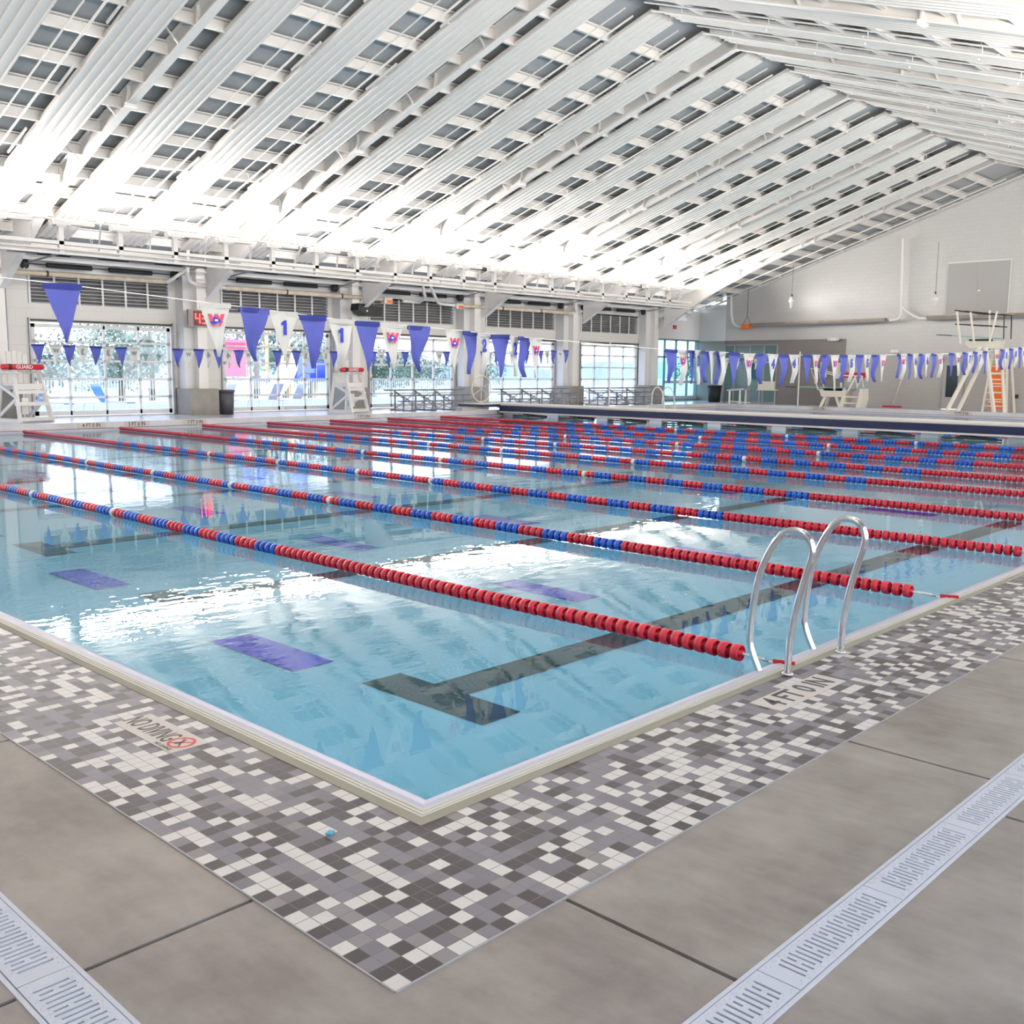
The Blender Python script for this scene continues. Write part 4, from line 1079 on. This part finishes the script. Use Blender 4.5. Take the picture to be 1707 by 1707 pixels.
def digit_mesh(ch, m, flip=False):
    key = (ch, m.name, flip)
    if key not in DIG:
        if ch == '1':
            d = MB(); q = -1 if flip else 1; P = [(-.012,-.07),(.02,-.07),(.02,.07),(-.006,.07),(-.034,.045),(-.034,.018),(-.012,.032)]
            d.prism([(q*u, w) for u, w in P], 'y', -.002, .002); DIG[key] = d.mesh('numeral', m); return DIG[key]
        me = text_mesh(ch, .195, .0015, 1.15 if ch == '1' else .9, .010); me.transform(basis((0,0,0), (-1 if flip else 1,0,0), (0,0,1)))
        me.materials.clear(); me.materials.append(m); DIG[key] = me
    return DIG[key]
def logo_meshes():
    me = text_mesh('W', .13, .001, .95, .010); me.transform(basis((0,0,0), (1,0,0), (0,0,1))); me.materials.clear(); me.materials.append(INKP)
    # leaping billfish: body, bill, dorsal sail, tail, in the picture plane (x, z)
    b = MB()
    K_ = .72
    body = [(-.075,-.03),(-.05,-.045),(-.01,-.038),(.02,-.02),(.045,-.012),(.088,-.03),(.05,.004),(.03,.022),(.0,.04),(-.03,.045),(-.005,.062),(-.028,.058),(-.048,.03),(-.04,.008),(-.06,-.01),(-.085,-.008)]
    b.prism([(p*K_,q*K_) for p, q in body], 'y', -.004, -.0025)
    belly = [(-.03,.012),(-.01,.02),(.018,.008),(.01,-.006),(-.02,-.008)]
    w = MB(); w.prism([(p*K_,q*K_) for p, q in belly], 'y', -.0055, -.0042)
    return me, b.mesh('fish_emblem', INKB), w.mesh('fish_belly', WPLAS)
LOGO = logo_meshes()
def pennant(x, z, y, col, sym, width, idx, label, group, back=False, ink=None):
    t = thing('pennant', label, 'pennant', (x, y, z), group)
    v = idx % 3; me, hm = PMSH[(col, v)]
    o = bpy.data.objects.new('cloth', me); COL.objects.link(o); o.parent = t
    h = bpy.data.objects.new('hem', hm); COL.objects.link(h); h.parent = o; cl = o
    a = 0
    if width < .275:      # turned on the cord so that it shows narrower
        k_ = (CAMC[0]-x)/(CAMC[1]-y); a = math.acos(min(1, width/NW/math.sqrt(1+k_*k_)))-math.atan(k_)
    t.rotation_euler = (0,random.uniform(-.03,.03),a); sy = .9+.1*random.random(); t.scale = (1,1,sy)
    if sym == 'W' and not back:
        for me_, nm in zip(LOGO, ('letter_emblem','fish_emblem','fish_belly')):
            o = bpy.data.objects.new(nm, me_); COL.objects.link(o); o.parent = t; o.location = (0,-.012,-.15)
    elif sym == 'W':
        o = bpy.data.objects.new('letter_emblem', digit_mesh('W', GREYINK, True)); COL.objects.link(o); o.parent = t; o.location = (0,-.012,-.14); o.scale = (.7,1,.7)
    elif sym:
        o = bpy.data.objects.new('numeral', digit_mesh(sym, GREYINK if back else INKB, back)); COL.objects.link(o); o.parent = t; o.location = (0,-.012,-.15)
    return t
CAMC = (-2.4177,-2.7713,1.7145)
SN = [(-2,2.44),(.86,2.32),(2.0,2.25),(2.8,2.205),(3.4,2.165),(4.0,2.15),(4.84,2.12),(5.74,2.08),(6.1,2.07),(8.5,2.0),(9.3,2.0),(10.6,1.98),(11.9,1.985),(13.3,2.005),(14.46,2.026),(15.08,2.037),(15.9,2.07),(17.7,2.104),(20,2.2),(22.4,2.334),(27,2.6)]
# (x, width, colour, symbol) on the near line, read off the photograph
near = [(.86,.31,'b',''),(2.12,.30,'w','W'),(2.49,.30,'b',''),(2.79,.31,'w','1'),(3.10,.30,'b',''),(3.41,.29,'w','1'),(3.72,.30,'b',''),(4.02,.29,'w','W'),(4.36,.30,'b',''),
 (4.84,.26,'w','W'),(5.07,.21,'b',''),(5.27,.19,'w','2'),(5.52,.30,'b',''),(5.74,.16,'w','2'),(5.89,.18,'b',''),(6.08,.21,'w','W'),
 (8.69,.28,'b',''),(8.96,.25,'w','W'),(9.17,.16,'b',''),(9.32,.16,'w','3'),(9.49,.18,'b',''),(9.67,.18,'w',''),(9.81,.13,'b',''),(9.92,.17,'w',''),(10.22,.28,'b',''),(10.62,.30,'w','W'),(10.96,.29,'b',''),(11.30,.30,'w','4'),(11.61,.28,'b',''),(11.93,.30,'w','4'),(12.35,.28,'b',''),(12.64,.24,'w','W'),
 (12.94,.29,'b',''),(13.27,.28,'w','W'),(13.57,.28,'b',''),(13.87,.28,'w','5'),(14.16,.28,'b',''),(14.46,.27,'w','5'),(14.77,.28,'b',''),(15.08,.27,'w','W'),
 (15.74,.16,'b',''),(15.94,.26,'w','W'),(16.23,.24,'b',''),(16.47,.26,'w','6'),(16.75,.26,'b',''),(17.0,.26,'w','6'),(17.32,.25,'b',''),(17.64,.27,'w','W'),
 (18.2,.30,'b',''),(18.56,.28,'w','W'),(18.9,.27,'b',''),(19.16,.27,'w','7'),(19.46,.24,'b',''),(19.72,.27,'w','7'),(20.03,.26,'b',''),(20.72,.28,'w','W'),(21.05,.26,'b',''),(21.3,.28,'w','8'),(21.6,.26,'b',''),(21.9,.28,'w','8'),(22.2,.27,'b',''),(22.45,.28,'w','W')]
b = MB(); b.tube([(x,5.0,z) for x, z in SN], .004, 5)
b.build('flag_line', WPLAS, label='thin cord of the near pennant line over the pool', cat='flag line')
far_px = [(6.80,'b',''),(7.18,'w','W'),(7.48,'b',''),(7.78,'w','3'),(8.09,'b',''),(8.38,'w','3'),(8.69,'b',''),(9.0,'w','W'),(10.12,'b',''),(10.4,'w','W'),(10.68,'b',''),(10.95,'w','4'),(11.22,'b',''),(11.5,'w','4'),(11.8,'b',''),(12.08,'w','W'),(12.95,'b',''),(13.25,'w','W'),(13.55,'b',''),(13.85,'w','5'),(14.17,'b',''),(14.5,'w','5'),(14.78,'b',''),(15.08,'w','W'),(16.15,'b',''),(16.45,'w','W'),(16.75,'b',''),(17.05,'w','6'),(17.35,'b',''),(17.66,'w','6'),
 (18.7,'w','W'),(19.0,'b',''),(19.4,'w','W'),(20.6,'b',''),(20.9,'w','7'),(21.2,'b',''),(21.9,'w','W'),(22.6,'b',''),(23.0,'w','8'),(23.3,'b',''),(23.62,'w','8'),(23.95,'b',''),(24.28,'w','W'),(24.6,'b',''),
 (34.6,'b',''),(34.9,'w','W'),(35.3,'b',''),(35.7,'w','9'),(36.1,'b',''),(36.5,'w','9'),(37.2,'w','W')]
SF = [(4,2.3),(6.8,2.19),(9,2.16),(12,2.165),(15,2.19),(20,2.27),(24.6,2.42),(28,2.5),(34,2.3),(38,2.3)]
nb = nw = 0
for i, (x, w, c, s_) in enumerate(near):
    if c == 'b': k = nb; nb += 1
    else: k = nw; nw += 1
    sy = {'W': ' with red W and fish', '': ''}.get(s_, ' numbered '+s_)
    pennant(x, string_z(SN, x), 5.0, c, s_, w, i, ('blue' if c == 'b' else 'white')+' pennant'+sy+', %s %s on near line' % (nth(k), 'blue' if c == 'b' else 'white'), 'pennants on the near flag line')
nb = nw = 0
for i, (x, c, s_) in enumerate(far_px):
    if c == 'b': k = nb; nb += 1
    else: k = nw; nw += 1
    pennant(x, string_z(SF, x), 20.5, c, s_, .3, i, 'small far-line '+('blue' if c == 'b' else 'white')+' pennant, %s %s one from the left' % (nth(k), 'blue' if c == 'b' else 'white'), 'pennants on the far flag line', back=True)
b = MB(); b.tube([(x,20.5,z) for x, z in SF], .004, 5)
b.build('flag_line', WPLAS, label='thin cord of the far pennant line over the pool', cat='flag line')

# small wrapper on the mosaic
b = MB(); b.prism([(-.30,.19),(-.272,.205),(-.262,.185),(-.288,.172)], 'z', .003, .010)
b.build('wrapper', mat('teal_foil', srgb(90,170,200), .3, .3), label='tiny teal foil wrapper on the mosaic near pool corner', cat='litter')

# ------------------------------------------------------------------ outside
b = MB(); b.box(-40, 120, WY+.3, 48, -.14, -.06)
struct(b, 'floor_3', [PATIO], label='bright sunlit patio outside the glazed doors')
b = MB(); b.box(-80, 220, 48, 190, -1.5, -1.4)
b.build('lawn', mat('pale_grass', srgb(140,150,132), .9, var=(.4,.2)), label='sloping green lawn beyond the fence', cat='lawn', kind='structure')
# fence
t = thing('fence', 'pale picket railing fence along the outdoor patio', 'fence', (20,42,0))
b = MB()
for z in (.15, 1.15): b.box(-20, 80, 41.98, 42.02, z-.03, z+.03)
b.build('rail', WHITE2, t)
b = MB()
for i in range(640): x = -16+i*.14; b.box(x-.011, x+.011, 41.99, 42.01, .15, 1.15)
o = b.build('picket', WHITE2, t); o['kind'] = 'stuff'
for i in range(24):
    x = -16+i*4; b = MB(); b.box(x-.04, x+.04, 41.95, 42.05, -.06, 1.22); b.build('post', WHITE2, t)
# loungers
def lounger(m, label, loc, rz, back):
    t = thing('sun_lounger', label, 'sun lounger', (0,0,0), 'patio sun loungers')
    b = MB()
    for y in (-.33, .33):
        b.tube([(-.9,y,0),(-.85,y,.38),(.95,y,.38),(1.0,y,0)], .022, 6); b.tube([(-.1,y,.38),(-.35,y,.6),(-.75,y,.62)], .018, 6)
    b.build('frame', WHITE, t)
    b = MB(); b.box(-.2, .95, -.3, .3, .38, .41); b.build('seat_sling', m, t)
    b = MB(); b.prism([(-.2,.38),(-.2,.42),(-.2-.8*math.cos(back),.42+.8*math.sin(back)),(-.2-.8*math.cos(back),.38+.8*math.sin(back))], 'y', -.3, .3); b.build('back_sling', m, t)
    t.location = loc; t.rotation_euler = (0,0,rz); return t
LB_ = mat('blue_sling', srgb(40,100,200), .7); LW_ = mat('white_sling', srgb(190,192,205), .7)
for i, (m, x, y, r_, lb) in enumerate(((LB_,13.2,36.2,-1.0,'blue patio lounger, left one outside the left overhead door'), (LB_,15.6,36.2,-1.0,'blue patio lounger, right one outside the left overhead door'),
        (LW_,19.2,36.3,1.8,'white patio lounger nearest the dark grey trash can'), (LW_,21.0,37.0,1.9,'white patio lounger, second right of the dark trash can'), (LW_,23.0,36.4,1.8,'white patio lounger, third right of the dark trash can'), (LW_,24.6,36.9,1.8,'white patio lounger just left of the central lifeguard chair'))):
    lounger(m, lb, (x,y,-.06), r_, 1.05)
# playground
t = thing('play_structure', 'colourful playground tower with pink panels and blue roofs', 'playground', (32,52,-1.4))
PKM = mat('pink_panel', (.75,.06,.16), .5); PBM = mat('play_blue', (.03,.1,.7), .5); PTM = mat('play_tan', srgb(235,190,130), .5); PYM = mat('play_yellow', srgb(240,225,150), .5); PPM = mat('play_purple', (.25,.05,.45), .5)
b = MB(); b.box(28.2, 31.6, 51.9, 52.0, 1.2, 3.4); b.build('panel', PKM, t)
b = MB(); b.box(29.6, 30.0, 51.8, 51.9, -1.4, 1.2); b.box(33.6, 34.0, 51.8, 51.9, -.4, 2.2); b.build('panel', PPM, t)
for x in (31.5, 33.0, 34.6, 36.6, 38.4):
    b = MB(); b.tube([(x,52,-1.4),(x,52,3.6 if x != 33.0 else 4.6)], .11, 8); b.build('post', PTM, t)
for x, z in ((32.2,4.6), (35.6,4.6), (38.8,3.8)):
    b = MB(); b.lathe([(0,1.0),(1.3,0),(0,0)], (x,52,z), 4, smooth=False); b.build('roof', PBM, t)
b = MB(); b.box(32.6, 38.8, 51.2, 53, .9, 1.1); b.box(35, 38, 51.9, 52, 1.1, 2.2); b.build('platform', PBM, t)
b = MB(); b.tube(smooth([(34.5,51.8,2.2),(33.6,50.6,1.6),(32.2,50,0.4),(30.6,49.6,-1.2)], 2), .55, 12); b.build('tube_slide', PYM, t)
b = MB(); b.tube(smooth([(37,51.5,1.4),(38.5,50.4,.8),(40,50,-.6),(41,50,-1.3)], 2), .4, 10); b.build('slide', PBM, t)
# trees with leaf clusters
TRK = mat('bark', srgb(120,105,90), .9)
LEAFS = [mat('leaf_%s' % c, srgb(*v), .7) for c, v in (('pale', (128,146,126)), ('mid', (104,126,106)), ('soft', (146,160,142)))]
def tree(x, y, h, w, seed, label):
    r = random.Random(seed); t = thing('tree', label, 'tree', (x,y,-1.4), 'trees beyond the patio fence')
    b = MB(); b.tube([(x,y,-1.4),(x+.1,y,h*.35),(x,y+.1,h*.7)], [.22,.16,.07], 8)
    for k in range(5):
        a = r.uniform(0,6.3); b.tube([(x,y,h*.3+k*.3),(x+w*.5*math.cos(a),y+w*.5*math.sin(a),h*.55+k*.35)], [.09,.03], 6)
    b.build('trunk', TRK, t)
    b = MB()
    blobs = [(r.uniform(-.5,.5)*w, r.uniform(-.5,.5)*w, r.uniform(.25,.85)*h, r.uniform(.22,.42)*w) for _ in range(12)]
    for _ in range(2600):
        bx, by, bz, br = r.choice(blobs)
        u = r.uniform(-1,1); a = r.uniform(0,6.283); q = math.sqrt(1-u*u); rr = br*r.uniform(.6,1.05)
        c = Vector((x+bx+rr*q*math.cos(a), y+by+rr*q*math.sin(a), bz+rr*u*.8))
        d = Vector((r.gauss(0,1),r.gauss(0,1),r.gauss(0,1))).normalized(); e = d.cross(Vector((0,.3,1))).normalized(); s_ = r.uniform(.10,.2)
        b.quad(c-d*s_, c-e*s_*.6, c+d*s_, c+e*s_*.6)
    b.build('crown', LEAFS[seed % 3], t)
for i, (x, y, h, w) in enumerate(((15,58,4.6,5.5),(21,59,4.0,5.2),(26,57,4.4,5),(31,63,6.5,5),(36,58,8.3,6),(41,62,7.4,5),(46,66,4.6,4.5),(54,68,3.2,4.5),(62,72,2.8,4.5),(72,74,2.6,4.5),(95,60,3.4,5),(108,62,3.8,5))):
    tree(x, y, h, w, i, 'leafy pale green tree, %s from the left beyond the patio' % nth(i))
# distant wooded ridge
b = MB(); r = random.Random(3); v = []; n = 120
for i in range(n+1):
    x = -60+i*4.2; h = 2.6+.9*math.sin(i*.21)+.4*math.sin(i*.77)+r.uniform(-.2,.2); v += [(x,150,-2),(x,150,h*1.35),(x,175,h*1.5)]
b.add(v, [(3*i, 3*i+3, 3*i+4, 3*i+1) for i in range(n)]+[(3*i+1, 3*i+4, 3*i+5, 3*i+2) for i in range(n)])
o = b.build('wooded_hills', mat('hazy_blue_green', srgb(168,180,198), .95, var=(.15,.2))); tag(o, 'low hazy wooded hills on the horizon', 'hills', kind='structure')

# ------------------------------------------------------------------ light
w = bpy.data.worlds.new('World'); sc.world = w; w.use_nodes = True
nt = w.node_tree; bg = nt.nodes['Background']; bg.inputs['Strength'].default_value = 3.4
tc = nt.nodes.new('ShaderNodeTexCoord'); sp = nt.nodes.new('ShaderNodeSeparateXYZ'); nt.links.new(tc.outputs['Generated'], sp.inputs[0])
cr = nt.nodes.new('ShaderNodeValToRGB'); nt.links.new(sp.outputs[2], cr.inputs[0])
e = cr.color_ramp.elements; e[0].position = 0; e[0].color = (.93,.96,1,1); e[1].position = .6; e[1].color = (.62,.78,1,1)
nt.links.new(cr.outputs[0], bg.inputs['Color'])
sun = bpy.data.lights.new('sun', 'SUN'); sun.energy = 2.2; sun.angle = .2; sun.color = (1,.97,.92)
so = bpy.data.objects.new('sun', sun); COL.objects.link(so); so.rotation_euler = (math.radians(12), math.radians(32), 0)
def area(name, loc, rot, sx, sy, en, col=(1,1,1)):
    l = bpy.data.lights.new(name, 'AREA'); l.shape = 'RECTANGLE'; l.size = sx; l.size_y = sy; l.energy = en; l.color = col
    o = bpy.data.objects.new(name, l); COL.objects.link(o); o.location = loc; o.rotation_euler = rot; return o
# indirect uplights carried on top of the two trusses, thrown up at the roof
for Y, s_ in ((TY1, 1), (2*RY-TY1, -1)):
    for k in range(-2, 6):
        x = 3+7*k+3.5
        area('truss_uplight', (x, Y+s_*.02, 5.86), (PI-s_*math.radians(35), 0, 0), 6.6, .2, 130, (1,.95,.895))
        area('truss_uplight', (x, Y-s_*.02, 5.86), (PI+s_*math.radians(56), 0, 0), 6.6, .22, 470, (1,.95,.895))

# ------------------------------------------------------------------ camera
cam = bpy.data.cameras.new('camera'); co = bpy.data.objects.new('camera', cam); COL.objects.link(co)
cam.sensor_width = 36; cam.sensor_height = 36; cam.sensor_fit = 'HORIZONTAL'; cam.lens = 36*1699.48/1707
cam.clip_start = .05; cam.clip_end = 600
co.rotation_euler = (math.radians(82.0931), math.radians(-.51244), math.radians(-46.2691)); co.location = CAMC
sc.camera = co
# ------------------------------------------------------------------ colour management, sampling
sc.view_settings.view_transform = 'Standard'; sc.view_settings.look = 'None'; sc.view_settings.gamma = 1; sc.view_settings.exposure = 0.51
sc.view_settings.use_curve_mapping = False
cy = sc.cycles; cy.use_denoising = True; cy.max_bounces = 6; cy.diffuse_bounces = 3; cy.glossy_bounces = 4; cy.transparent_max_bounces = 12
cy.caustics_reflective = False; cy.caustics_refractive = False; cy.sample_clamp_indirect = 6; cy.sample_clamp_direct = 0
cy.use_adaptive_sampling = True; cy.adaptive_threshold = .04
